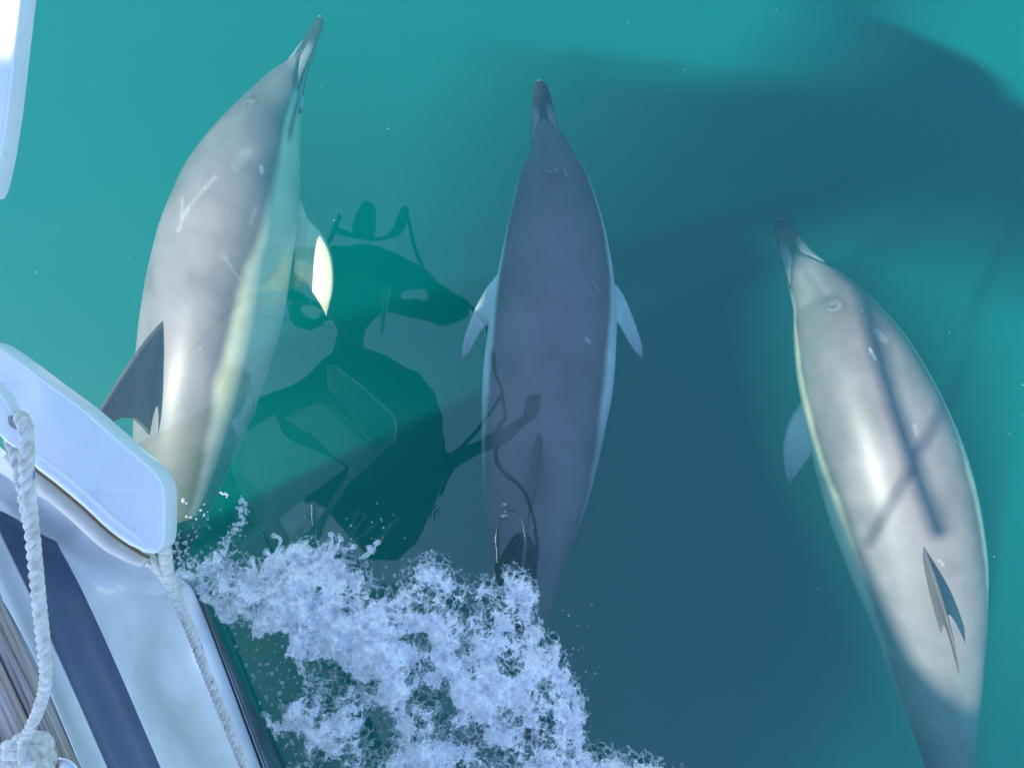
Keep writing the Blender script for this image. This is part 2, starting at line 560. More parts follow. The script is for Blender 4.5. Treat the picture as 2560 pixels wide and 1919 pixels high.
# under-water body going inboard, deck and port side close the hull
keel = [hull[:, 0, :], hull[:, 0, :] + np.array([-.35, -.1, -.25]), hull[:, 0, :] + np.array([-.9, -.2, -.35])]
kv = np.array([catmull(np.array([k[i] for k in keel]), 10) for i in range(NS)]).reshape(-1, 3)
bmesh_obj('underwater_hull', kv, grid_faces(NS, 10), M_ANTIFOUL)
top = hull[:, -1, :]
port = top.copy()
for i in range(NS):
    port[i] = top[i] + np.array([-0.10 - 2.0 * (i / NS) ** 1.4, -0.10, 0])
dk = np.array([np.linspace(top[i], port[i], 6) for i in range(NS)]).reshape(-1, 3)
bmesh_obj('deck', dk - np.array([0, 0, .004]), grid_faces(NS, 6), M_GEL)
pw = np.array([np.linspace(port[i], port[i] + np.array([.1, 0, -0.95]), 4) for i in range(20, NS)]).reshape(-1, 3)
bmesh_obj('port_side', pw, grid_faces(NS - 20, 4), M_GEL)


def hull_strip(name, v0, v1, i0, mat, lift=0.0025, pos=None):
    """a painted band lying on the hull between two of its rows (row coordinates 0..5)"""
    a, b_ = v0, v1
    n = 8
    V = []
    for i in range(i0, NS):
        rr = catmull(cols[:, i, :], 501)
        dd = np.r_[0, np.cumsum(np.sqrt(np.linalg.norm(np.diff(cols[:, i, :], axis=0), axis=1)))]
        dd /= dd[-1]
        ia = np.interp([a, b_], np.arange(6), dd)
        u = np.linspace(ia[0], ia[1], n) * 500
        k = np.clip(u.astype(int), 0, 499)
        f = (u - k)[:, None]
        p = rr[k] * (1 - f) + rr[k + 1] * f
        V.append(p)
    V = np.array(V)
    du = np.gradient(V, axis=0); dv = np.gradient(V, axis=1)
    nn = np.cross(du, dv)
    nn /= np.maximum(np.linalg.norm(nn, axis=2), 1e-9)[..., None]
    tocam = np.array([0, 0, H]) - V
    nn *= np.sign((nn * tocam).sum(2))[..., None]
    V = V + nn * lift
    m_ = V.shape[0]
    return bmesh_obj(name, V.reshape(-1, 3), grid_faces(m_, n), mat, parent=hull_o)


# station index of the band's cut edge
d_ = np.r_[0, np.cumsum(np.sqrt(np.linalg.norm(np.diff(rows3[3], axis=0), axis=1)))]
i_cut = int(round(d_[1] / d_[-1] * (NS - 1)))
i_wl = int(round(d_[2] / d_[-1] * (NS - 1))) - 2
hull_strip('blue_band', 3.0, 4.0, i_cut, M_BLUE)
hull_strip('navy_pinstripe', 1.07, 1.12, i_wl, M_NAVY)
hull_strip('waterline_band', 0.02, 0.98, i_wl, M_ANTIFOUL)


# bow plank: thick rounded slab that juts out over the stem
def slab(outline_px, z_top, thick, bevel, name, mat, crown=0.0, parent=boat, n=220):
    """rounded slab whose top outline is given in photo pixels at its height"""
    pts = np.array([P(x, y, z_top) for x, y in outline_px])
    closed = np.vstack([pts, pts[:1]])
    seg = np.linalg.norm(np.diff(closed, axis=0), axis=1)
    d = np.r_[0, np.cumsum(seg)]
    u = np.linspace(0, d[-1], n, endpoint=False)
    ring = np.stack([np.interp(u, d, closed[:, k]) for k in range(3)], 1)
    for _ in range(14):
        ring = 0.25 * np.roll(ring, 1, 0) + 0.5 * ring + 0.25 * np.roll(ring, -1, 0)
    t = np.roll(ring, -1, 0) - np.roll(ring, 1, 0)
    t /= np.linalg.norm(t, axis=1)[:, None]
    nrm = np.stack([-t[:, 1], t[:, 0], np.zeros(n)], 1)
    area = 0.5 * np.sum(ring[:, 0] * np.roll(ring[:, 1], -1) - np.roll(ring[:, 0], -1) * ring[:, 1])
    if area < 0:
        nrm = -nrm                                  # inward
    bm = bmesh.new()
    rings = []
    prof = [(bevel, 0.0)] + [(bevel * (1 - math.sin(a)), -bevel * (1 - math.cos(a))) for a in np.linspace(0, math.pi / 2, 6)[1:]]
    prof += [(0.0, -thick + bevel)] + [(bevel * (1 - math.cos(a)), -thick + bevel - bevel * math.sin(a)) for a in np.linspace(0, math.pi / 2, 5)[1:]]
    for ins, dz in prof:
        rings.append([bm.verts.new(tuple(ring[k] + nrm[k] * ins + np.array([0, 0, dz]) - BOFF)) for k in range(n)])
    for a, b_ in zip(rings[:-1], rings[1:]):
        for k in range(n):
            bm.faces.new((a[k], a[(k + 1) % n], b_[(k + 1) % n], b_[k]))
    for rg in (rings[0], rings[-1]):
        mid = sum((v.co for v in rg), Vector()) / n
        prev = rg
        for fr_ in (0.97, 0.6, 0.3):
            cur = [bm.verts.new(mid + (v.co - mid) * fr_) for v in rg]
            for k in range(n):
                bm.faces.new((prev[k], prev[(k + 1) % n], cur[(k + 1) % n], cur[k]))
            prev = cur
        cv = bm.verts.new(mid)
        for k in range(n):
            bm.faces.new((prev[k], prev[(k + 1) % n], cv))
    bmesh.ops.recalc_face_normals(bm, faces=bm.faces)
    me = bpy.data.meshes.new(name)
    bm.to_mesh(me); bm.free()
    for p in me.polygons:
        p.use_smooth = True
    me.materials.append(mat)
    o = bpy.data.objects.new(name, me)
    scene.collection.objects.link(o)
    o.parent = parent
    return o


plank_out = [(-72, 880), (-60, 845), (-30, 852), (0, 872), (52, 909), (120, 961), (206, 1023), (275, 1085), (364, 1160), (400, 1195), (411, 1224),
             (410, 1349), (403, 1382), (388, 1391), (364, 1384), (344, 1370), (275, 1325), (206, 1263), (137, 1205), (82, 1160), (50, 1110), (0, 1075), (-40, 1050), (-66, 1015), (-74, 950)]
bow_plank = slab(plank_out, 1.04, 0.045, 0.0045, 'bow_plank', M_GEL)
# cream lower lip beneath the plank and its dark seam
lip_px = [(30, 1125), (82, 1168), (137, 1210), (206, 1268), (275, 1331), (344, 1378), (372, 1392)]
lip = catmull([P(x - 8, y + 12, .985) for x, y in lip_px], 60)
V, Fc = tube(lip, np.r_[np.linspace(.010, .015, 20), np.full(25, .015), np.linspace(.015, .008, 15)], 14)
bmesh_obj('plank_lip', V, Fc, M_CREAM, parent=bow_plank)
sm = catmull([P(x + 1, y + 1, 1.012) for x, y in lip_px], 60)
V, Fc = tube(sm, 0.0028, 8)
bmesh_obj('seam', V, Fc, M_SEAM, parent=bow_plank)
rid = catmull([P(x + 20, y - 15, 1.034) for x, y in lip_px], 60)
V, Fc = tube(rid, np.r_[np.linspace(.004, .0105, 12), np.full(36, .0105), np.linspace(.0105, .004, 12)], 14)
bmesh_obj('rounded_ridge', V, Fc, M_GEL, parent=bow_plank)
# hull fairing just below the lip
fair = [(-20, 1168), (60, 1220), (137, 1262), (206, 1318), (275, 1372), (344, 1412), (385, 1420)]
A = catmull([P(x, y, .82) for x, y in fair], 40)
B = catmull([P(x - 8, y + 10, .975) for x, y in [(-10, 1092)] + lip_px[1:]], 40)
fv = np.array([np.linspace(A[i], B[i], 6) for i in range(40)]).reshape(-1, 3)
bmesh_obj('bow_fairing', fv, grid_faces(40, 6), plain('chalky_white_gelcoat', (0.74, 0.74, 0.75), rough=0.6, spec=0.3, noise=0.12, nscale=25), parent=bow_plank)
# fairlead plate with bolt at the rope's eye
plate_out = [(-40, 945), (0, 985), (28, 1035), (56, 1085), (52, 1118), (40, 1126), (10, 1105), (-30, 1060), (-52, 1000)]
plate = slab(plate_out, 1.115, 0.03, 0.005, 'fairlead_plate', M_GEL, parent=bow_plank, n=120)
blob = [(17, 1040), (27, 1038), (33, 1050), (42, 1066), (40, 1074), (30, 1070), (20, 1062)]  # flat grey patch laid on the plate
slab(blob, 1.1185, 0.01, 0.0015, 'grey_patch', plain('patch_grey', (0.33, 0.29, 0.30), rough=0.8), parent=plate, n=60)
V, Fc = tube(np.array([P(22, 1000, 1.085), P(34, 1025, 1.085), P(45, 1048, 1.085)]), 0.0045, 12)
bmesh_obj('split_pin', V, Fc, M_GEL, parent=plate)

# second white slab of the deck edge at the top of the view
slab2 = [(-45, -70), (58, -70), (50, 0), (35, 128), (19, 270), (3, 370), (-14, 450), (-28, 490), (-45, 490)]
slab(slab2, 1.28, 0.028, 0.003, 'platform_edge', M_GEL)

# teak planks of the deck edge
e0, e1 = P(5, 1497, .72), P(202, 1919, .72)
WOOD_U = (e1 - e0)[:2] / np.linalg.norm((e1 - e0)[:2])
M_WOOD = m_wood()
nrm2 = np.array([WOOD_U[1], -WOOD_U[0]])
if nrm2[0] > 0:
    nrm2 = -nrm2


def plank_mesh(w, t, L):
    bm = bmesh.new()
    bmesh.ops.create_cube(bm, size=1)
    for v in bm.verts:
        v.co = Vector((v.co.x * L, v.co.y * w, v.co.z * t))
    bmesh.ops.bevel(bm, geom=bm.edges[:], offset=0.004, segments=2, affect='EDGES')
    me = bpy.data.meshes.new('deck_plank')
    bm.to_mesh(me); bm.free()
    me.materials.append(M_WOOD)
    return me


pl_me = plank_mesh(0.046, 0.05, 3.2)
cap_me = plank_mesh(0.026, 0.036, 3.2)
for k in range(8):
    me = cap_me if k == 0 else pl_me
    off = 0.013 if k == 0 else 0.028 + 0.023 + (k - 1) * 0.049
    c = e0[:2] + WOOD_U * 1.25 + nrm2 * off
    o = bpy.data.objects.new('deck_plank', me)
    scene.collection.objects.link(o)
    o.parent = boat
    o.location = (c[0] - BOFF[0], c[1] - BOFF[1], 0.732 + (0.0 if k == 0 else 0.006 + 0.002 * (k % 2)) - BOFF[2])
    o.rotation_euler = (0, 0, math.atan2(WOOD_U[1], WOOD_U[0]))

# stainless dome beside the knot
c = P(150, 1945, .775)
prof = [(0.0, .030), (.010, .0295), (.019, .026), (.025, .018), (.028, .006), (.034, .003), (.036, 0.0)]
V, Fc = [], []
for (r_, z_) in prof:
    for j in range(28):
        a = 2 * math.pi * j / 28
        V.append(c + np.array([max(r_, 1e-4) * math.cos(a), max(r_, 1e-4) * math.sin(a), z_]))
bmesh_obj('stanchion_base', V, grid_faces(len(prof), 28, wrap=True), M_STEEL)


# added unseen sheet, outlined to throw the broad shade on bow and water
def sunward(px, py, dist, z0=0.0):
    """point of a vertical plane `dist` metres towards the sun whose shadow falls on the water at this pixel"""
    w = P(px, py, z0)
    along = w[0] * SUN_TO.x + w[1] * SUN_TO.y
    k = dist - along
    return w + np.array([SUN_TO.x * k, SUN_TO.y * k, k * math.tan(SUN_EL)])


SHEET_D = 4.2
shade_px = [(1130, 60), (1400, 180), (1560, 218), (1660, 205), (1740, 260), (1690, 400), (1680, 510), (1860, 585), (1890, 680), (1830, 780), (1840, 920), (1890, 1170), (2000, 1380), (2230, 1850), (2400, 1990),
            (3000, 2080), (3000, 2600), (600, 2600), (680, 1640), (760, 1400), (790, 1220), (830, 1080), (860, 930), (890, 800), (930, 640), (1010, 300)]
sp = [sunward(x, y, SHEET_D) for x, y in shade_px]
bm = bmesh.new()
vv = [bm.verts.new(tuple(p - BOFF)) for p in sp]
f = bm.faces.new(vv)
ret = bmesh.ops.extrude_face_region(bm, geom=[f])
for v in [g for g in ret['geom'] if isinstance(g, bmesh.types.BMVert)]:
    v.co += Vector((SUN_TO.x * .01, SUN_TO.y * .01, 0))
bmesh.ops.triangulate(bm, faces=bm.faces[:])
me = bpy.data.meshes.new('shade_sheet'); bm.to_mesh(me); bm.free()
me.materials.append(M_SHEET)
shade_sheet = bpy.data.objects.new('shade_sheet', me)
scene.collection.objects.link(shade_sheet); shade_sheet.parent = boat


def spar(name, pxa, pxb, ha, hb, r, ext=0.4):
    """a spar or stay whose shadow runs on the swimming depth from pxa to pxb"""
    za = -0.10
    a = P(*pxa, za); b_ = P(*pxb, za)
    ka = (ha - za) / math.tan(SUN_EL); kb = (hb - za) / math.tan(SUN_EL)
    pa = a + np.array([SUN_TO.x * ka, SUN_TO.y * ka, ha - za])
    pb = b_ + np.array([SUN_TO.x * kb, SUN_TO.y * kb, hb - za])
    V, Fc = tube(np.array([pa + (pa - pb) * ext, pa, pb, pb + (pb - pa) * ext]), r, 10)
    return bmesh_obj(name, V, Fc, M_STEEL)


spar('stay', (2085, 700), (2328, 1350), 3.0, 3.4, 0.020, ext=0.04)
spar('stay', (2350, 1040), (2170, 1370), 3.3, 3.1, 0.0085, ext=0.25)

# ------------------------------------------------------------------ dolphins
M_DOL = m_dolphin()
M_EYE = plain('dark_eye', (0.01, 0.01, 0.012), rough=0.1)
DARK = np.array([.150, .136, .140])
BEAK = np.array([.035, .034, .042])
CREAM = np.array([.80, .74, .50])
WHITE = np.array([.80, .82, .78])
LGREY = np.array([.42, .42, .42])
PALE = np.array([.55, .55, .54])


def fin_shell(lead, trail, thick, n=40, m=12):
    """closed fin between a leading and a trailing edge curve (3-D points), lens section of given thickness"""
    a, b_ = catmull(lead, n), catmull(trail, n)
    up = np.cross(b_[n // 3] - a[n // 3], a[-1] - a[0])
    up /= np.linalg.norm(up)
    if up[2] < 0:
        up = -up
    V = []
    s = np.linspace(0, 1, m)
    prof = np.r_[s, s[::-1][1:-1]]
    sgn = np.r_[np.ones(m), -np.ones(m - 2)]
    for i in range(n):
        u = i / (n - 1)
        th = thick * (1 - u) ** 0.7 + 0.0015
        for q, g in zip(prof, sgn):
            t_ = 2.6 * th * (math.sqrt(q) * (1 - q)) * g
            V.append(a[i] + (b_[i] - a[i]) * q + up * t_)
    k = len(prof)
    Fc = [tuple(f) for f in grid_faces(n, k, wrap=True)]
    Fc.append(tuple((n - 1) * k + j for j in range(k)))
    return V, Fc


def make_dolphin(label, st, roll, beak_px, crease_px, blow_px, dorsal, pecs, marks, hf, fincol, flank=CREAM):
    NT, NM = 190, 520
    s = np.array([[*P(x, y, z), hw * (H - z) / F] for x, y, hw, z in st])
    c = catmull(s, NM)
    C, W = c[:, :3], np.maximum(c[:, 3], 0.001)
    seg = np.linalg.norm(np.diff(C, axis=0), axis=1)
    arc = np.r_[0, np.cumsum(seg)]
    L = arc[-1]
    T = np.gradient(C, axis=0)
    for _ in range(12):
        T[1:-1] = 0.25 * T[:-2] + 0.5 * T[1:-1] + 0.25 * T[2:]
    T /= np.linalg.norm(T, axis=1)[:, None]
    fwd = -T
    up0 = np.array([0, 0, 1.0]) - fwd * fwd[:, 2:3]
    up0 /= np.linalg.norm(up0, axis=1)[:, None]
    R0 = np.cross(fwd, up0)
    rr = math.radians(roll)
    UP = math.cos(rr) * up0 + math.sin(rr) * R0
    RT = math.cos(rr) * R0 - math.sin(rr) * up0
    k_m = (H - st[0][3]) / F
    tb = beak_px * k_m                                   # beak length in metres
    crease = crease_px * k_m
    th = np.linspace(0, 2 * math.pi, NT, endpoint=False)
    A, TH = np.meshgrid(arc, th, indexing='ij')
    phi = np.degrees(np.minimum(TH, 2 * math.pi - TH))   # 0 back .. 180 belly
    junction = tb + crease * smooth(0, 85, phi)
    aft = A - junction
    melon = smooth(-0.010, 0.030, aft)
    rise = smooth(0, 0.22, A - tb)
    tt = A / L
    ktop = 0.62 + melon * (0.16 + 0.20 * rise) + 0.45 * smooth(.62, .95, tt)
    kbot = 0.60 + 0.32 * smooth(0, .18, A - tb * .4) + 0.50 * smooth(.62, .95, tt)
    k = np.where(np.cos(TH) > 0, ktop, kbot)
    wr = np.ones_like(A) - 0.09 * np.exp(-(aft / 0.010) ** 2) * smooth(110, 60, phi)
    # faintly flattened sides of the beak, fuller flanks
    ex = 0.92
    sx = np.sign(np.sin(TH)) * np.abs(np.sin(TH)) ** ex
    cx_ = np.sign(np.cos(TH)) * np.abs(np.cos(TH)) ** ex
    blow_i = int(np.argmin(np.linalg.norm(C[:, :2] - P(*blow_px, st[3][3])[:2], axis=1)))
    ax = A - arc[blow_i]
    lat = np.where(TH > math.pi, TH - 2 * math.pi, TH) * W[:, None]
    dbl = np.sqrt(ax**2 + (lat * 0.85)**2)
    dent = -0.004 * np.exp(-(dbl / 0.010) ** 2) + 0.0016 * np.exp(-((dbl - 0.020) / 0.008) ** 2)
    groove = -0.004 * np.exp(-(lat / 0.012) ** 2) * smooth(0.02, 0.05, -ax) * smooth(0, .05, A - tb - .02)
    rad_w = W[:, None] * wr
    pos = (C[:, None, :] + RT[:, None, :] * (rad_w * sx)[..., None]
           + UP[:, None, :] * (rad_w * cx_ * k + (dent + groove) * (np.cos(TH) > 0))[..., None])
    # ---- pigment
    cape = np.interp(tt, [0, .1, .2, .3, .38, .48, .58, .7, .85, 1], [62, 66, 70, 66, 57, 55, 64, 78, 86, 90])
    cape = cape + 2.0 * (fbm(A * 14, phi * .05, 3, 3) - .5) * 2
    below = smooth(-6, 7, phi - cape)
    col = np.broadcast_to(DARK, A.shape + (3,)).copy()
    blot = fbm(A * 7, lat * 9, 4, 11)[..., None]
    col = col * (0.84 + 0.34 * smooth(.25, .75, blot))
    fore = smooth(.10, .16, tt) * (1 - smooth(.44, .56, tt))
    side = flank * fore[..., None] + LGREY * (1 - fore)[..., None]
    side = side + (WHITE - side) * smooth(100, 120, phi)[..., None]
    col = col + (side - col) * below[..., None]
    # head: dark beak with pale wedges beside the crease, pale lips, dark eye stripe
    onb = (1 - smooth(-0.008, 0.006, aft))[..., None]
    bk = np.broadcast_to(BEAK, col.shape).copy()
    wedge = smooth(12, 24, phi) * (1 - smooth(62, 74, phi)) * smooth(.55, .95, A / tb)
    bk = bk + (PALE - bk) * (0.38 * wedge)[..., None]
    lip_ = np.exp(-((phi - 90) / 7) ** 2) + (1 - smooth(.0, .05, A / tb)) * 0.7
    bk = bk + (PALE - bk) * np.clip(lip_, 0, .5)[..., None]
    bk = bk + (WHITE * .9 - bk) * smooth(100, 120, phi)[..., None]
    col = col * (1 - onb) + bk * onb
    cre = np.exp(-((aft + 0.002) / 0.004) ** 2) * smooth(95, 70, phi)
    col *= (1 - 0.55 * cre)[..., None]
    stripe = np.exp(-((phi - 88 + 8 * smooth(0, .2, aft)) / 6) ** 2) * smooth(-.01, .01, aft) * (1 - smooth(.16, .22, aft))
    col = col + (BEAK - col) * (0.8 * stripe)[..., None]
    # blowhole crescent
    cres = np.exp(-((dbl - 0.014) / 0.0045) ** 2) * smooth(-.004, .006, ax)
    col *= (1 - 0.40 * np.exp(-((dbl - 0.017) / 0.005) ** 2) * smooth(-.012, .004, ax))[..., None]
    col = col + (PALE - col) * (0.30 * cres)[..., None]
    # pale scars and patches where the photo shows them
    kz = (H - pos[..., 2]) / F
    ux, uy = pos[..., 0] / kz + CX, CY - pos[..., 1] / kz
    upper = (np.cos(TH + rr * 0) > -.2)
    for m_ in marks:
        (x0, y0, x1, y1, wpx, strength) = m_
        dx, dy = x1 - x0, y1 - y0
        q = np.clip(((ux - x0) * dx + (uy - y0) * dy) / max(dx * dx + dy * dy, 1e-6), 0, 1)
        dist = np.hypot(ux - x0 - q * dx, uy - y0 - q * dy)
        a_ = strength * (1 - smooth(wpx * .6, wpx * 1.3, dist)) * upper
        col = col + (PALE * 1.1 - col) * a_[..., None]
    V = pos.reshape(-1, 3)
    cols_ = [col.reshape(-1, 3)]
    parts = [(list(V), [tuple(f) for f in grid_faces(NM, NT, wrap=True)] + [tuple(range(NT)), tuple((NM - 1) * NT + j for j in range(NT))])]

    def add_fin(v, f, colour, tipc=None):
        parts.append((v, f))
        nn = len(v)
        base = np.broadcast_to(np.asarray(colour), (nn, 3)).copy()
        if tipc is not None:
            g = np.linspace(0, 1, nn)[:, None] ** 2
            base = base * (1 - g) + np.asarray(tipc) * g
        nz = fbm(np.arange(nn) * .013, np.arange(nn) * .21, 3, 5)[:, None]
        cols_.append(base * (0.85 + .3 * nz))

    # dorsal fin in the plane of the back
    (da, db) = dorsal
    ia = int(np.argmin(np.linalg.norm(C[:, :2] - P(*da, -.35)[:2], axis=1)))
    base_l = np.linalg.norm((P(*db, -.35) - P(*da, -.35))[:2])

    def on_back(x, hgt):
        i = np.clip(np.interp(arc[ia] + x, arc, np.arange(NM)), 0, NM - 1)
        i0 = int(i); i1 = min(i0 + 1, NM - 1); w_ = i - i0
        lerp = lambda q: q[i0] * (1 - w_) + q[i1] * w_
        kk = ktop[i0, 0]
        return lerp(C) + lerp(UP) * (lerp(W) * kk * 0.90 + hgt)
    us = np.linspace(0, 1, 9)
    lead = [on_back(base_l * (0.0 + .92 * u ** 1.25), hf * u - 0.012 * (1 - u)) for u in us]
    trail = [on_back(base_l * (1.02 - .30 * math.sin(math.pi * min(u * .92, 1)) ** 1.2 + .13 * u), hf * u * .985 - 0.012 * (1 - u)) for u in us]
    v, f = fin_shell(lead, trail, 0.011, n=50, m=14)
    add_fin(v, f, DARK * .62, DARK * .45)
    for lead_px, trail_px, z0, z1 in pecs:
        n1, n2 = len(lead_px), len(trail_px)
        ld = [P(x, y, z0 + (z1 - z0) * i / (n1 - 1)) for i, (x, y) in enumerate(lead_px)]
        tl = [P(x, y, z0 + (z1 - z0) * i / (n2 - 1)) for i, (x, y) in enumerate(trail_px)]
        v, f = fin_shell(ld, tl, 0.016, n=50, m=14)
        add_fin(v, f, fincol, DARK * 1.5)
    # flukes
    e = NM - 1
    for sg in (-1, 1):
        o_ = C[e] - T[e] * .02
        ld = [o_ - T[e] * .02 + RT[e] * sg * .0, o_ + T[e] * .05 + RT[e] * sg * .10, o_ + T[e] * .13 + RT[e] * sg * .20, o_ + T[e] * .21 + RT[e] * sg * .265]
        tl = [o_ + T[e] * .12 + RT[e] * sg * .0, o_ + T[e] * .16 + RT[e] * sg * .10, o_ + T[e] * .19 + RT[e] * sg * .20, o_ + T[e] * .215 + RT[e] * sg * .265]
        v, f = fin_shell(ld, tl, 0.014, n=24, m=8)
        add_fin(v, f, DARK * .8)
    V, Fc = joined(parts)
    base = np.array(C[NM // 2])
    o = mesh_obj('dolphin', np.array(V) - base, Fc, M_DOL)
    o.location = tuple(base)
    ca = np.vstack(cols_)
    attr = o.data.color_attributes.new('skin', 'FLOAT_COLOR', 'POINT')
    attr.data.foreach_set('color', np.c_[np.clip(ca, 0, 1), np.ones(len(ca))].astype(np.float32).ravel())
    tag(o, label, 'dolphin', 'dolphins riding in front of the bow')
    # eyes, low on the sides of the head
    ie = int(np.argmin(np.abs(arc - (tb + crease + .055))))
    for sg in (-1, 1):
        a_ = math.radians(101)
        pe = C[ie] + RT[ie] * sg * W[ie] * math.sin(a_) * .985 + UP[ie] * W[ie] * math.cos(a_) * kbot[ie, NT // 2] * .985
        bm = bmesh.new()
        bmesh.ops.create_uvsphere(bm, u_segments=16, v_segments=10, radius=0.010)
        for v_ in bm.verts:
            v_.co.z *= .75
        me = bpy.data.meshes.new('eye'); bm.to_mesh(me); bm.free()
        me.materials.append(M_EYE)
        eo = bpy.data.objects.new('eye', me)
        scene.collection.objects.link(eo)
        eo.parent = o
        eo.location = tuple(pe - base)
    return o


ZL, ZM, ZR = -.38, -.40, -.40
make_dolphin('dolphin nearest the boat, rolled to show its cream flank and dorsal fin',
    [(800, 40, 3, ZL - .10), (796, 60, 15, ZL - .10), (777, 102, 21, ZL - .09), (759, 137, 27, ZL - .08), (738, 174, 34, ZL - .07), (715, 212, 50, ZL - .06),
     (679, 285, 76, ZL - .05), (643, 370, 109, ZL - .03), (612, 460, 138, ZL - .02), (587, 550, 153, ZL), (566, 629, 160, ZL), (540, 765, 164, ZL),
     (507, 920, 152, ZL), (473, 1085, 126, ZL - .03), (437, 1235, 96, ZL - .09), (392, 1370, 70, ZL - .18), (335, 1500, 46, ZL - .28), (275, 1610, 30, ZL - .36), (225, 1690, 22, ZL - .41)],
    -20, 118, 95, (620, 295), ((432, 790), (402, 1075)),
    [([(752, 500), (770, 545), (803, 582), (826, 625), (835, 675), (833, 728), (823, 768), (817, 790)],
      [(735, 690), (748, 700), (766, 712), (784, 735), (797, 755), (806, 770), (812, 782), (815, 789)], ZL - .06, ZL - .02),
     ([(560, 520), (520, 640), (480, 740), (470, 790)], [(600, 640), (560, 700), (510, 770), (472, 792)], ZL - .13, ZL - .32)],
    [(538, 443, 512, 470, 5, .16), (512, 470, 470, 520, 3.6, .12), (470, 520, 444, 578, 3.4, .17), (456, 492, 454, 545, 3.2, .14),
     (618, 382, 592, 415, 15, .10), (653, 418, 655, 432, 5, .4), (640, 520, 625, 560, 4, .15), (560, 640, 600, 700, 3.6, .12)],
    .25, CREAM * 1.02)
make_dolphin('dolphin swimming straight ahead in the middle, slate backed with pale flippers',
    [(1347, 200, 3, ZM - .08), (1350, 218, 17, ZM - .08), (1355, 247, 23, ZM - .08), (1359, 290, 30, ZM - .07), (1364, 333, 37, ZM - .06), (1375, 378, 54, ZM - .05),
     (1381, 449, 86, ZM - .03), (1386, 517, 107, ZM - .02), (1389, 613, 130, ZM), (1388, 705, 147, ZM), (1383, 800, 158, ZM), (1370, 946, 163, ZM),
     (1360, 1042, 156, ZM), (1348, 1157, 143, ZM - .01), (1338, 1250, 127, ZM - .02), (1328, 1340, 106, ZM - .04), (1320, 1440, 80, ZM - .07), (1314, 1560, 52, ZM - .12), (1310, 1680, 32, ZM - .16), (1306, 1790, 22, ZM - .2)],
    -5, 109, 62, (1382, 462), ((1345, 1040), (1338, 1260)),
    [([(1245, 683), (1216, 720), (1187, 773), (1163, 835), (1154, 889), (1157, 900)], [(1246, 800), (1222, 811), (1201, 831), (1177, 874), (1163, 893), (1158, 900)], ZM - .05, ZM - .09),
     ([(1530, 700), (1554, 729), (1578, 782), (1600, 845), (1608, 886), (1605, 896)], [(1530, 800), (1548, 813), (1563, 840), (1584, 874), (1598, 890), (1604, 896)], ZM - .05, ZM - .09)],
    [(1466, 846, 1472, 854, 5, .45), (1480, 700, 1500, 730, 2, .2), (1420, 650, 1450, 680, 1.6, .2), (1410, 425, 1417, 440, 2.5, .35), (1300, 760, 1310, 790, 2, .15)],
    .17, WHITE, flank=WHITE)
make_dolphin('sunlit dolphin farthest from the boat, with thin shadow lines on its back',
    [(1950, 546, 3, ZR - .08), (1956, 564, 21, ZR - .08), (1971, 600, 30, ZR - .08), (1989, 638, 37, ZR - .07), (2018, 686, 54, ZR - .05),
     (2058, 748, 80, ZR - .04), (2091, 815, 109, ZR - .02), (2130, 905, 137, ZR - .01), (2190, 1065, 162, ZR), (2239, 1224, 171, ZR), (2285, 1397, 158, ZR),
     (2314, 1531, 133, ZR), (2341, 1702, 99, ZR - .02), (2364, 1860, 64, ZR - .06), (2381, 1990, 42, ZR - .1), (2395, 2120, 29, ZR - .15), (2405, 2230, 22, ZR - .2)],
    -15, 102, 70, (2098, 775), ((2308, 1290), (2345, 1560)),
    [([(2015, 985), (1980, 1038), (1960, 1090), (1957, 1141), (1964, 1190), (1972, 1206)], [(2050, 1130), (2032, 1135), (2015, 1155), (2000, 1176), (1983, 1198), (1975, 1207)], ZR - .06, ZR - .16),
     ([(2250, 1010), (2290, 1060), (2310, 1120), (2300, 1170)], [(2240, 1110), (2270, 1130), (2290, 1155), (2298, 1171)], ZR - .12, ZR - .34)],
    [(2175, 872, 2179, 884, 3, .9), (2184, 890, 2192, 900, 2, .6), (2190, 828, 2212, 850, 9, .22), (2285, 1060, 2292, 1085, 4, .2), (2350, 1400, 2356, 1412, 3, .35)],
    .17, LGREY * 1.1)

# ------------------------------------------------------------------ ropes
M_ROPE = m_rope()


def rope_mesh(path, radius, pitch):
    """three laid strands twisted round the path"""
    p = np.asarray(path, float)
    seg = np.linalg.norm(np.diff(p, axis=0), axis=1)
    d = np.r_[0, np.cumsum(seg)]
    n = max(12, int(d[-1] / (pitch / 11)))
    u = np.linspace(0, d[-1], n)
    q = np.stack([np.interp(u, d, p[:, k]) for k in range(3)], 1)
    rad = np.interp(u, d, radius) if not np.isscalar(radius) else np.full(n, radius)
    t = np.gradient(q, axis=0); t /= np.linalg.norm(t, axis=1)[:, None]
    ref = np.array([0, 0, 1.0]) if abs(t[0, 2]) < .9 else np.array([1.0, 0, 0])
    a = np.cross(t[0], ref); a /= np.linalg.norm(a)
    fr = []
    for k in range(n):
        a = a - t[k] * np.dot(a, t[k]); a /= np.linalg.norm(a)
        fr.append((a.copy(), np.cross(t[k], a)))
    parts, fl = [], []
    for s_ in range(3):
        ph = 2 * math.pi * (s_ / 3 + u / pitch)
        ctr = np.array([q[k] + rad[k] * .50 * (math.cos(ph[k]) * fr[k][0] + math.sin(ph[k]) * fr[k][1]) for k in range(n)])
        v, f = tube(ctr, rad * .60, 9)
        parts.append((v, f))
        m_ = np.zeros((n, 9))
        if s_ == 0:
            # one blue tracer yarn shows on the crown of one strand, a fleck each turn
            m_[:, 2] = ((np.sin(2 * math.pi * u / pitch * .5 + 1.1) > 0.55)).astype(float)
        fl.append(np.r_[m_.ravel(), 0, 0])
    V, Fc = joined(parts)
    return V, Fc, np.concatenate(fl)


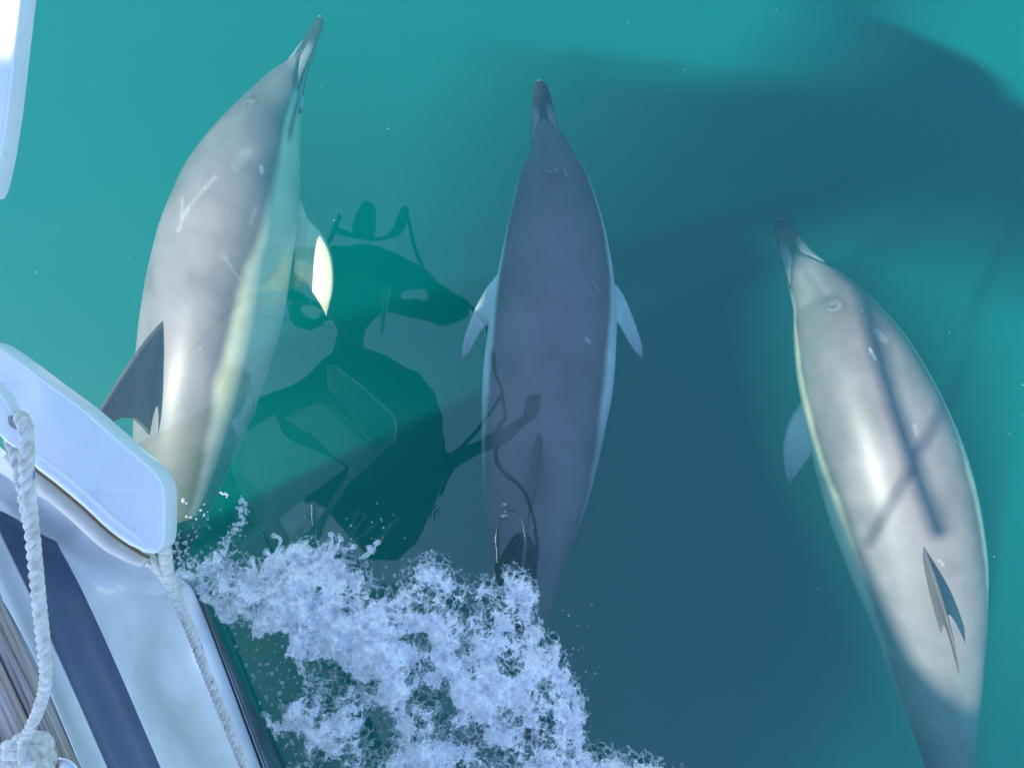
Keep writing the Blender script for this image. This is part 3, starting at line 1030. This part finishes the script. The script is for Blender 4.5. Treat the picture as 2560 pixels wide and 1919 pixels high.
def make_rope(name, pieces, label):
    V, Fc, fl = [], [], []
    for path, r_, pitch in pieces:
        v, f, m_ = rope_mesh(path, r_, pitch)
        b_ = len(V)
        V += list(v); Fc += [tuple(i + b_ for i in q) for q in f]; fl.append(m_)
    o = mesh_obj(name, V, Fc, M_ROPE)
    at = o.data.attributes.new('fleck', 'FLOAT', 'POINT')
    at.data.foreach_set('value', np.concatenate(fl).astype(np.float32))
    return tag(o, label, 'rope')


def pxpath(pts, n):
    return catmull([P(*q) for q in pts], n)


r1 = pxpath([(48, 1040, 1.10), (62, 1062, 1.135), (66, 1110, 1.135), (66, 1160, 1.125), (70, 1230, 1.11), (80, 1330, 1.09), (90, 1430, 1.06), (100, 1530, 1.03),
             (112, 1640, .99), (115, 1690, .965), (106, 1745, .93), (80, 1810, .89), (52, 1862, .86), (30, 1895, .84)], 300)
r1b = pxpath([(20, 1095, 1.10), (34, 1118, 1.10), (46, 1160, 1.11), (56, 1210, 1.11), (64, 1260, 1.10), (72, 1300, 1.09)], 120)
kn = [(95, 1880, .80), (112, 1868, .82), (100, 1850, .845), (60, 1852, .86), (20, 1872, .85), (-20, 1905, .82), (-30, 1950, .79)]
k2 = [(120, 1900, .79), (108, 1878, .83), (75, 1872, .86), (35, 1890, .86), (5, 1930, .84), (-20, 1980, .80)]
k3 = [(130, 1960, .79), (105, 1915, .83), (70, 1905, .86), (30, 1925, .85), (10, 1990, .82)]
k4 = [(90, 1990, .80), (88, 1930, .85), (72, 1895, .875), (62, 1862, .86), (78, 1838, .83)]
make_rope('mooring_rope', [(r1, .0088, .050), (r1b, .0078, .046), (pxpath(kn, 90), .0145, .10), (pxpath(k2, 90), .0145, .10), (pxpath(k3, 90), .0135, .10), (pxpath(k4, 90), .0135, .10)],
          'thick white rope with blue flecks from the plank to a knot on teak')
r2 = pxpath([(404, 1345, 1.0), (412, 1380, .93), (418, 1420, .82), (428, 1455, .72), (448, 1510, .62), (478, 1580, .52), (512, 1670, .45), (548, 1760, .40), (582, 1845, .36), (612, 1919, .33), (660, 2040, .28), (720, 2180, .2)], 260)
r2b = pxpath([(368, 1392, .90), (384, 1408, .86), (405, 1432, .78), (424, 1462, .71), (440, 1500, .64), (458, 1540, .57)], 110)
make_rope('bow_line', [(r2, .0098, .052), (r2b, .0082, .046)],
          'white rope hanging from the plank tip down in front of the white hull')


# ------------------------------------------------------------------ photographer leaning out over the water
def inflate(outer, holes, h, thick, round_px, step=7.0, tilt=(0, 0)):
    """soft closed body from a mirrored outline: swollen in the middle, closing at its edge"""
    def dense(poly):
        p = np.array(poly + poly[:1], float)
        seg = np.linalg.norm(np.diff(p, axis=0), axis=1)
        d = np.r_[0, np.cumsum(seg)]
        u = np.arange(0, d[-1], 2.5)
        q = np.stack([np.interp(u, d, p[:, k]) for k in range(2)], 1)
        for _ in range(3):
            q = .25 * np.roll(q, 1, 0) + .5 * q + .25 * np.roll(q, -1, 0)
        return q

    def inside(poly, x, y):
        r_ = np.zeros(x.shape, bool)
        n = len(poly)
        for i in range(n):
            x0, y0 = poly[i]; x1, y1 = poly[(i + 1) % n]
            c_ = ((y0 > y) != (y1 > y))
            with np.errstate(divide='ignore', invalid='ignore'):
                xi = (x1 - x0) * (y - y0) / (y1 - y0 + 1e-12) + x0
            r_ ^= c_ & (x < xi)
        return r_
    B = [dense(outer)] + [dense(q) for q in holes]
    allb = np.vstack(B)
    lo, hi = allb.min(0) - step, allb.max(0) + step
    gx, gy = np.meshgrid(np.arange(lo[0], hi[0], step), np.arange(lo[1], hi[1], step), indexing='ij')
    ins = inside(B[0], gx, gy)
    for q in B[1:]:
        ins &= ~inside(q, gx, gy)
    fx, fy = gx.ravel(), gy.ravel()
    near = np.zeros(len(fx), int); dist = np.zeros(len(fx))
    for a in range(0, len(fx), 4000):
        d2 = (fx[a:a + 4000, None] - allb[None, :, 0]) ** 2 + (fy[a:a + 4000, None] - allb[None, :, 1]) ** 2
        near[a:a + 4000] = d2.argmin(1); dist[a:a + 4000] = np.sqrt(d2.min(1))
    insr = ins.ravel()
    ux, uy = np.where(insr, fx, allb[near, 0]), np.where(insr, fy, allb[near, 1])
    dd = np.where(insr, dist, 0)
    prof = np.sqrt(np.clip(1 - (1 - np.clip(dd / round_px, 0, 1)) ** 2, 0, 1))
    tz = thick * prof + 0.002
    nx, ny = gx.shape
    V, Fc, idx = [], [], {}
    cells = []
    for i in range(nx - 1):
        for j in range(ny - 1):
            q = (i * ny + j, (i + 1) * ny + j, (i + 1) * ny + j + 1, i * ny + j + 1)
            if sum(insr[k] for k in q) >= 1:
                cells.append(q)
    used = sorted({k for q in cells for k in q})
    hh = lambda k: h + tilt[1] * max(0.0, uy[k] - tilt[0])
    for sgn in (1, -1):
        for k in used:
            idx[(k, sgn)] = len(V)
            base = PM(ux[k], uy[k], hh(k))
            V.append(base + np.array([0, 0, sgn * tz[k]]))
    for q in cells:
        Fc.append(tuple(idx[(k, 1)] for k in q[::-1]))
        Fc.append(tuple(idx[(k, -1)] for k in q))
    cnt = {}
    for q in cells:
        for a, b_ in zip(q, q[1:] + q[:1]):
            cnt[(a, b_)] = 1
    for (a, b_) in cnt:
        if (b_, a) not in cnt:
            Fc.append((idx[(a, 1)], idx[(b_, 1)], idx[(b_, -1)], idx[(a, -1)]))
    return V, Fc


HP = 2.42
M_CLOTH = plain('dark_rain_jacket', (0.030, 0.040, 0.040), rough=0.8, noise=0.4, nscale=9)
M_HAT = plain('dark_felt_hat', (0.035, 0.045, 0.045), rough=0.9)
M_PHONE = plain('black_phone', (0.01, 0.01, 0.012), rough=0.2)
M_WHITE, _n, _l, _b = new_mat('thin_white_brim_cloth')      # thin cloth: sunlight shines through it
_b.inputs['Base Color'].default_value = (0.85, 0.80, 0.72, 1)
_t = node(_n, 'ShaderNodeBsdfTranslucent'); _t.inputs['Color'].default_value = (0.88, 0.83, 0.74, 1)
_m = node(_n, 'ShaderNodeMixShader'); _m.inputs['Fac'].default_value = 0.6
_l.new(_b.outputs[0], _m.inputs[1]); _l.new(_t.outputs[0], _m.inputs[2]); _l.new(_m.outputs[0], _n['Material Output'].inputs['Surface'])
M_STRAP = plain('black_strap', (0.02, 0.02, 0.022), rough=0.6)
body_out = [(826, 884), (832, 830), (812, 790), (800, 740), (810, 690), (850, 660), (900, 660), (945, 690), (955, 740), (930, 800), (912, 830), (908, 884), (985, 914), (1050, 944), (1086, 983), (1096, 1030), (1092, 1064), (1101, 1120), (1112, 1146), (1131, 1129), (1187, 1111), (1252, 1062),
            (1295, 1030), (1318, 1012), (1340, 1004), (1352, 1012), (1340, 1028), (1316, 1049), (1252, 1111), (1187, 1156), (1135, 1190), (1112, 1240), (1085, 1300), (1060, 1370), (1000, 1415),
            (925, 1400), (870, 1340), (800, 1275), (700, 1235), (640, 1205), (622, 1150), (625, 1080), (628, 1020), (640, 1002), (693, 990), (753, 961), (796, 918)]
V, Fc = inflate(body_out, [], HP, 0.13, 120, tilt=(1000, .0036))
fingers = []
for k, (a, b_) in enumerate([((1312, 1030), (1330, 985)), ((1320, 1032), (1340, 985)), ((1328, 1032), (1349, 988)), ((1338, 1030), (1356, 995)), ((1310, 1042), (1322, 975))]):
    p = np.array([PM(*a, HP - .03), (PM(*a, HP - .05) + PM(*b_, HP - .05)) / 2, PM(*b_, HP - .035), PM(b_[0] + 2, b_[1] + 3, HP - .01)])
    fingers.append(tube(catmull(p, 10), np.linspace(.0095, .0075, 10), 8))
V, Fc = joined([(V, Fc)] + fingers)
person = mesh_obj('person', V, Fc, M_CLOTH)
tag(person, 'person in dark jacket and brimmed hat leaning out, mirrored as dark silhouette', 'person')


def c5(x, y):
    return (600 + .29385 * x, 450 + .29385 * y)


hat_out = [c5(*q) for q in [(780, 1270), (745, 1160), (690, 1190), (640, 1260), (560, 1298), (470, 1260), (420, 1170), (395, 1020), (385, 900), (395, 740), (385, 620), (430, 540), (520, 505), (640, 500), (740, 482), (900, 484), (1040, 480),
                            (1160, 520), (1350, 605), (1560, 715), (1700, 840), (1830, 935), (1950, 1020), (2003, 1090), (1965, 1180), (1860, 1232), (1745, 1232), (1660, 1185), (1480, 1140), (1350, 1105),
                            (1210, 1117), (1130, 1200), (1060, 1280), (1000, 1330), (850, 1330)]]
hat_holes = [[c5(*q) for q in [(1365, 950), (1480, 912), (1600, 915), (1655, 980), (1625, 1035), (1570, 990), (1440, 985)]],
             [c5(*q) for q in [(490, 1080), (560, 1050), (640, 1080), (668, 1140), (600, 1185), (520, 1150)]],
             [c5(*q) for q in [(440, 900), (430, 700), (480, 610), (600, 620), (690, 700), (700, 800), (640, 900), (690, 1060), (560, 960)]]]
V, Fc = inflate(hat_out, hat_holes, HP + .10, 0.05, 60, step=6)
hat = mesh_obj('hat', V, Fc, M_HAT, parent=person)
V, Fc = inflate([c5(*q) for q in [(905, 410), (925, 320), (980, 210), (1050, 150), (1115, 160), (1140, 215), (1115, 300), (1110, 440), (1000, 450)]], [], HP + .16, .05, 30, step=5)
mesh_obj('hat_feather', V, Fc, M_HAT, parent=hat)


def mtube(name, pts, r_, mat, parent=None, h=HP + .12, conv=c5, n=70):
    p = catmull([PM(*conv(*q), h) for q in pts], n)
    v, f = tube(p, r_, 10)
    return mesh_obj(name, v, f, mat, parent=parent)


ident = lambda x, y: (x, y)
mtube('hat_cord', [(730, 490), (770, 400), (800, 330), (832, 275)], .012, M_HAT, hat)
mtube('hat_band', [(775, 350), (800, 380), (880, 400), (980, 425), (1090, 448), (1220, 430), (1330, 350), (1365, 230), (1385, 180), (1415, 260), (1470, 460), (1530, 620), (1600, 735)],
      np.r_[np.full(25, .012), np.linspace(.012, .034, 8), np.full(5, .034), np.linspace(.03, .013, 8), np.full(24, .013)], M_HAT, hat)
mtube('brim_tape', [(720, 1140), (600, 1080), (490, 1040), (340, 1025), (200, 1020), (90, 1022), (60, 985), (85, 945), (200, 840), (320, 720), (420, 595), (560, 625), (680, 700), (712, 780), (690, 830)], .0065, M_WHITE, hat, h=HP + .03)
V, Fc = inflate([c5(*q) for q in [(120, 930), (300, 745), (425, 610), (560, 640), (670, 710), (695, 800), (640, 880), (560, 850), (440, 900), (300, 915)]], [], HP + .06, .004, 40, step=6)
mesh_obj('brim_flap', V, Fc, M_WHITE, parent=hat)
mtube('chin_cord', [(60, 985), (-80, 1100), (-250, 1290), (-380, 1480), (-420, 1560)], .006, M_STRAP, hat)
mtube('chin_cord', [(800, 1250), (600, 1230), (420, 1190), (250, 1165), (0, 1180), (-60, 1190)], .004, M_STRAP, hat)
# phone held in the outstretched hand
def box_at(c, sx_, sy_, sz_, rz, name, mat, bev=.003):
    bm = bmesh.new(); bmesh.ops.create_cube(bm, size=1)
    for v in bm.verts:
        v.co = Vector((v.co.x * sx_, v.co.y * sy_, v.co.z * sz_))
    bmesh.ops.bevel(bm, geom=bm.edges[:], offset=bev, segments=3, affect='EDGES')
    me = bpy.data.meshes.new(name); bm.to_mesh(me); bm.free(); me.materials.append(mat)
    o = bpy.data.objects.new(name, me); scene.collection.objects.link(o)
    o.location = tuple(c); o.rotation_euler = (0, 0, rz)
    return o


phone = box_at(PM(1341, 984, HP + .03), .080, .100, .012, -.05, 'phone', M_PHONE)
tag(phone, 'small dark phone held out at arm length, mirrored on the middle dolphin', 'phone')
lens = box_at(Vector((.02, .02, -.008)), .022, .022, .006, 0, 'camera_lens', M_STEEL, .002)
lens.parent = phone
s1 = mtube('strap', [(1184, 770), (1215, 810), (1229, 850), (1242, 915), (1254, 975), (1258, 1030), (1244, 1058), (1238, 1110), (1232, 1160), (1245, 1195), (1290, 1225), (1320, 1275), (1332, 1340), (1335, 1440), (1320, 1520)], .0125, M_STRAP, None, h=HP - .16, conv=ident, n=120)
tag(s1, 'dark camera strap hanging loose, mirrored across the middle dolphin', 'strap')
s2 = mtube('strap', [(1252, 965), (1215, 1030), (1175, 1090), (1135, 1155), (1110, 1250)], .013, M_STRAP, None, h=HP - .19, conv=ident)
tag(s2, 'dark strap drawn taut from the hand to the dark jacket', 'strap')
s3 = mtube('strap', [(1236, 1400), (1236, 1330), (1262, 1292), (1290, 1310), (1305, 1370), (1300, 1420)], .0085, M_STEEL, None, h=HP - .2, conv=ident)
tag(s3, 'thin shiny looped strap mirrored above the foam edge', 'strap')
V, Fc = inflate([(1216, 1470), (1222, 1410), (1250, 1370), (1280, 1345), (1310, 1350), (1332, 1380), (1336, 1440), (1330, 1490), (1270, 1500)], [], HP - .05, .08, 50, step=6)
bag = mesh_obj('bag', V, Fc, M_STRAP)
tag(bag, 'small dark bag dangling below the loop, mirrored at the foam edge', 'bag')
V, Fc = inflate([(545, 1010), (552, 960), (575, 930), (605, 928), (622, 950), (620, 985), (605, 1030), (570, 1050)], [], HP - .02, .05, 40, step=6)
pk = mesh_obj('glove', V, Fc, M_STRAP)
tag(pk, 'small dark glove mirrored on the flank of the dolphin nearest the boat', 'glove')

# ------------------------------------------------------------------ bow wave foam
M_FOAM = m_foam()
M_BUB = m_bubble()
foam_poly = np.array([(395, 1388), (428, 1398), (470, 1412), (500, 1410), (520, 1385), (560, 1352), (590, 1352), (620, 1392), (655, 1412), (700, 1380), (760, 1352), (800, 1345), (845, 1340), (880, 1385), (930, 1398), (975, 1400),
                      (1020, 1378), (1075, 1365), (1110, 1388), (1140, 1412), (1190, 1428), (1240, 1425), (1290, 1415), (1325, 1430), (1350, 1470), (1356, 1530), (1375, 1570), (1400, 1600), (1420, 1650),
                      (1452, 1690), (1466, 1760), (1470, 1810), (1460, 1850), (1500, 1868), (1560, 1885), (1640, 1905), (1720, 1925), (1760, 1990), (1760, 2140), (790, 2140), (735, 1950), (672, 1780), (632, 1680), (584, 1580), (535, 1515), (470, 1450)], float)
voids = [([(697, 1559), (747, 1552), (752, 1629), (769, 1645), (769, 1690), (745, 1738), (709, 1772), (663, 1740), (655, 1678), (640, 1635), (612, 1612), (640, 1590)], 1.0),
         ([(1030, 1700), (1075, 1682), (1130, 1690), (1142, 1730), (1120, 1760), (1060, 1770), (1030, 1745)], .6),
         ([(1035, 1560), (1080, 1555), (1085, 1590), (1050, 1600)], .5), ([(1130, 1525), (1190, 1520), (1200, 1560), (1150, 1575)], .4),
         ([(820, 1625), (860, 1620), (860, 1660), (825, 1660)], .7), ([(700, 1800), (790, 1810), (800, 1860), (720, 1880)], .5),
         ([(905, 1670), (950, 1672), (955, 1700), (915, 1705)], .6), ([(1240, 1610), (1290, 1600), (1300, 1650), (1250, 1655)], .3),
         ([(905, 1400), (1000, 1395), (985, 1425), (1000, 1470), (950, 1480)], .45), ([(575, 1560), (625, 1560), (640, 1650), (600, 1650)], .4)]


def poly_sd(poly, x, y):
    """signed distance in pixels, positive inside"""
    p = np.asarray(poly, float)
    n = len(p)
    best = np.full(x.shape, 1e9)
    ins = np.zeros(x.shape, bool)
    for i in range(n):
        x0, y0 = p[i]; x1, y1 = p[(i + 1) % n]
        dx, dy = x1 - x0, y1 - y0
        q = np.clip(((x - x0) * dx + (y - y0) * dy) / (dx * dx + dy * dy + 1e-9), 0, 1)
        best = np.minimum(best, (x - x0 - q * dx) ** 2 + (y - y0 - q * dy) ** 2)
        c_ = ((y0 > y) != (y1 > y))
        xi = (x1 - x0) * (y - y0) / (y1 - y0 + 1e-12) + x0
        ins ^= c_ & (x < xi)
    d = np.sqrt(best)
    return np.where(ins, d, -d)


def foam_field(x, y):
    sd = poly_sd(foam_poly, x, y) + 44 * (fbm(x / 46, y / 46, 4, 21) - .5) + 16 * (fbm(x / 13, y / 13, 3, 25) - .5)
    big = fbm(x / 120, y / 120, 4, 31)
    med = fbm(x / 34, y / 34, 4, 41)
    d = -0.10 + 0.58 * smooth(0, 36, sd) + 2.1 * (big - .5) + 1.7 * (med - .5)
    d = d + 0.25 * np.exp(-((sd - 26) / 20) ** 2)
    for pv, s_ in voids:
        v = poly_sd(pv, x, y) + 26 * (fbm(x / 22, y / 22, 3, 51) - .5)
        d = d - s_ * 1.15 * smooth(-14, 10, v)
    d = np.where(sd < 0, -1.2 + 0.0 * d, d)
    hgt = 0.006 + 0.085 * smooth(0, 90, sd) * (0.35 + 1.0 * big) + 0.040 * (fbm(x / 26, y / 26, 3, 61) - .4) * smooth(0, 20, sd) + .03 * np.exp(-((sd - 20) / 18) ** 2)
    hgt = hgt + 0.009 * (1 - np.abs(2 * fbm(x / 11, y / 11, 3, 71) - 1)) * smooth(0, 14, sd)
    return sd, d, np.maximum(hgt, .004)


def foam_sheet(step, zscale, zoff, doff):
    gx, gy = np.meshgrid(np.arange(370, 1790, step), np.arange(1300, 2140, step), indexing='ij')
    sd, d, hgt = foam_field(gx, gy)
    k = H / F
    V = np.stack([(gx - CX) * k, (CY - gy) * k, hgt * zscale + zoff], -1).reshape(-1, 3)
    keep = (sd > -3).reshape(-1)
    f = grid_faces(gx.shape[0], gx.shape[1], flip=True)
    f = f[keep[f].any(1)]
    used = np.unique(f)
    remap = np.full(len(V), -1); remap[used] = np.arange(len(used))
    return V[used], remap[f], (d.reshape(-1)[used] + doff)


v1, f1, d1 = foam_sheet(2.6, 1.0, 0.0, 0.0)
v2, f2, d2 = foam_sheet(5.0, 0.5, -.075, 0.0)
d2 = np.minimum(d2 * .5 + .12, .36)
Vf = np.vstack([v1, v2]); Ff = np.vstack([f1, f2 + len(v1)])
foam = mesh_obj('bow_wave_foam', Vf, Ff.tolist(), M_FOAM)
at = foam.data.attributes.new('dens', 'FLOAT', 'POINT')
at.data.foreach_set('value', np.r_[d1, d2].astype(np.float32))
tag(foam, 'white churning foam of the bow wave beside the white hull', 'foam', kind='stuff')


def ico(sub):
    bm = bmesh.new()
    bmesh.ops.create_icosphere(bm, subdivisions=sub, radius=1)
    v = np.array([x.co[:] for x in bm.verts]); f = np.array([[q.index for q in p.verts] for p in bm.faces])
    bm.free()
    return v, f


def balls(name, centres, radii, mat, sub=2, squash=None):
    v, f = ico(sub)
    n = len(centres)
    rot = rng.normal(size=(n, 3)) * .12 + 1
    V = (centres[:, None, :] + v[None] * radii[:, None, None] * rot[:, None, :]).reshape(-1, 3)
    Fc = (f[None] + (np.arange(n) * len(v))[:, None, None]).reshape(-1, 3)
    return mesh_obj(name, V, Fc.tolist(), mat)


# bubbles riding on the foam
N = 42000
bx = rng.uniform(390, 1760, N); by = rng.uniform(1320, 2000, N)
sd, d, hg = foam_field(bx, by)
pk_ = (sd > -6) & (rng.uniform(size=N) < np.clip(.10 + .55 * d, .05, .6))
bx, by, hg, sd = bx[pk_][:9000], by[pk_][:9000], hg[pk_][:9000], sd[pk_][:9000]
rad = np.clip(np.exp(rng.normal(math.log(.0023), .50, len(bx))), .0013, .012)
k = H / F
bc = np.stack([(bx - CX) * k, (CY - by) * k, np.where(sd > 0, hg, .002) + rad * rng.uniform(-.4, .7, len(bx))], 1)
bub = balls('foam_bubbles', bc, rad, M_BUB, sub=1)
tag(bub, 'clear and milky bubbles riding on the bow wave foam', 'bubbles', kind='stuff')

# splash fingers and thrown drops at the wave front
def c6(x, y):
    return (400 + .2714 * x, 1200 + .2714 * y)


fing = [[(1000, 860), (1030, 740), (1075, 650), (1100, 590), (1108, 540), (1050, 510)], [(1040, 720), (1010, 690), (980, 650)], [(1120, 830), (1150, 780), (1110, 700), (1090, 640)],
        [(1500, 760), (1560, 650), (1585, 560), (1575, 500)], [(1600, 680), (1640, 600), (1665, 540)], [(1840, 720), (1900, 690), (1940, 660), (1990, 600), (2010, 570)], [(1940, 660), (1930, 630)],
        [(880, 860), (865, 790), (850, 720)], [(1700, 640), (1760, 625), (1790, 610)], [(360, 830), (400, 770), (440, 745)], ]
parts = []
drops, dr = [], []
for fpts in fing:
    z = np.linspace(.05, .16, len(fpts))
    pts = [P(*c6(*q), zz) for q, zz in zip(fpts, z)]
    p = catmull(pts, 26)
    r_ = np.linspace(.0062, .0028, 26) * (1 + .35 * np.sin(np.linspace(0, 9, 26) + len(parts)))
    parts.append(tube(p, r_, 8))
    drops.append(p[-1]); dr.append(.0072)
    for _ in range(4):
        q = p[rng.integers(6, 26)] + rng.normal(size=3) * .006
        drops.append(q); dr.append(rng.uniform(.003, .0065))


def scatter_px(cx_, cy_, sx_, sy_, n, z0, z1, r0, r1):
    for _ in range(n):
        drops.append(P(rng.normal(cx_, sx_), rng.normal(cy_, sy_), rng.uniform(z0, z1)))
        dr.append(rng.uniform(r0, r1))


for (x, y) in [(606, 1255), (604, 1275), (606, 1295), (598, 1312), (586, 1328), (570, 1345), (558, 1360)]:
    scatter_px(x, y, 7, 8, 22, .02, .10, .0014, .0042)
scatter_px(440, 1365, 14, 18, 50, .02, .10, .0014, .004)
scatter_px(490, 1300, 34, 26, 26, .02, .10, .0012, .0034)
scatter_px(560, 1232, 6, 5, 8, .02, .06, .002, .004)
scatter_px(460, 1250, 5, 4, 5, .02, .06, .002, .004)
scatter_px(470, 1420, 26, 22, 120, .03, .13, .0015, .005)
scatter_px(900, 1330, 120, 30, 22, .02, .2, .0012, .0028)
scatter_px(1455, 1660, 30, 70, 18, .02, .2, .0012, .0026)
scatter_px(1260, 1265, 10, 12, 5, .01, .05, .002, .005)
v, f = joined(parts)
vb, fb = ico(2)
dr = np.array(dr); drops = np.array(drops)
V2 = (drops[:, None, :] + vb[None] * dr[:, None, None]).reshape(-1, 3)
F2 = (fb[None] + (np.arange(len(dr)) * len(vb))[:, None, None]).reshape(-1, 3)
V, Fc = joined([(v, f), (list(V2), F2)])
spl = mesh_obj('spray', V, Fc, M_BUB)
tag(spl, 'thrown drops and splash fingers along the front of the foam', 'spray', kind='stuff')

# specks drifting in the water
n = 900
sx_, sy_ = rng.uniform(60, 2560, n), rng.uniform(0, 1500, n)
w_ = rng.uniform(size=n) < np.where(sx_ > 1500, .8, .55)
sz = -np.abs(rng.normal(0, .12, n)) - .01
sc_ = np.array([P(a, b_, z) for a, b_, z in zip(sx_, sy_, sz)])[w_]
sr = np.clip(np.exp(rng.normal(math.log(.00060), .45, len(sc_))), .0004, .0026)
specks = balls('drifting_specks', sc_, sr, plain('pale_speck', (.34, .55, .54), rough=.6), sub=1)
tag(specks, 'tiny pale specks drifting under the surface all over the water', 'specks', kind='stuff')
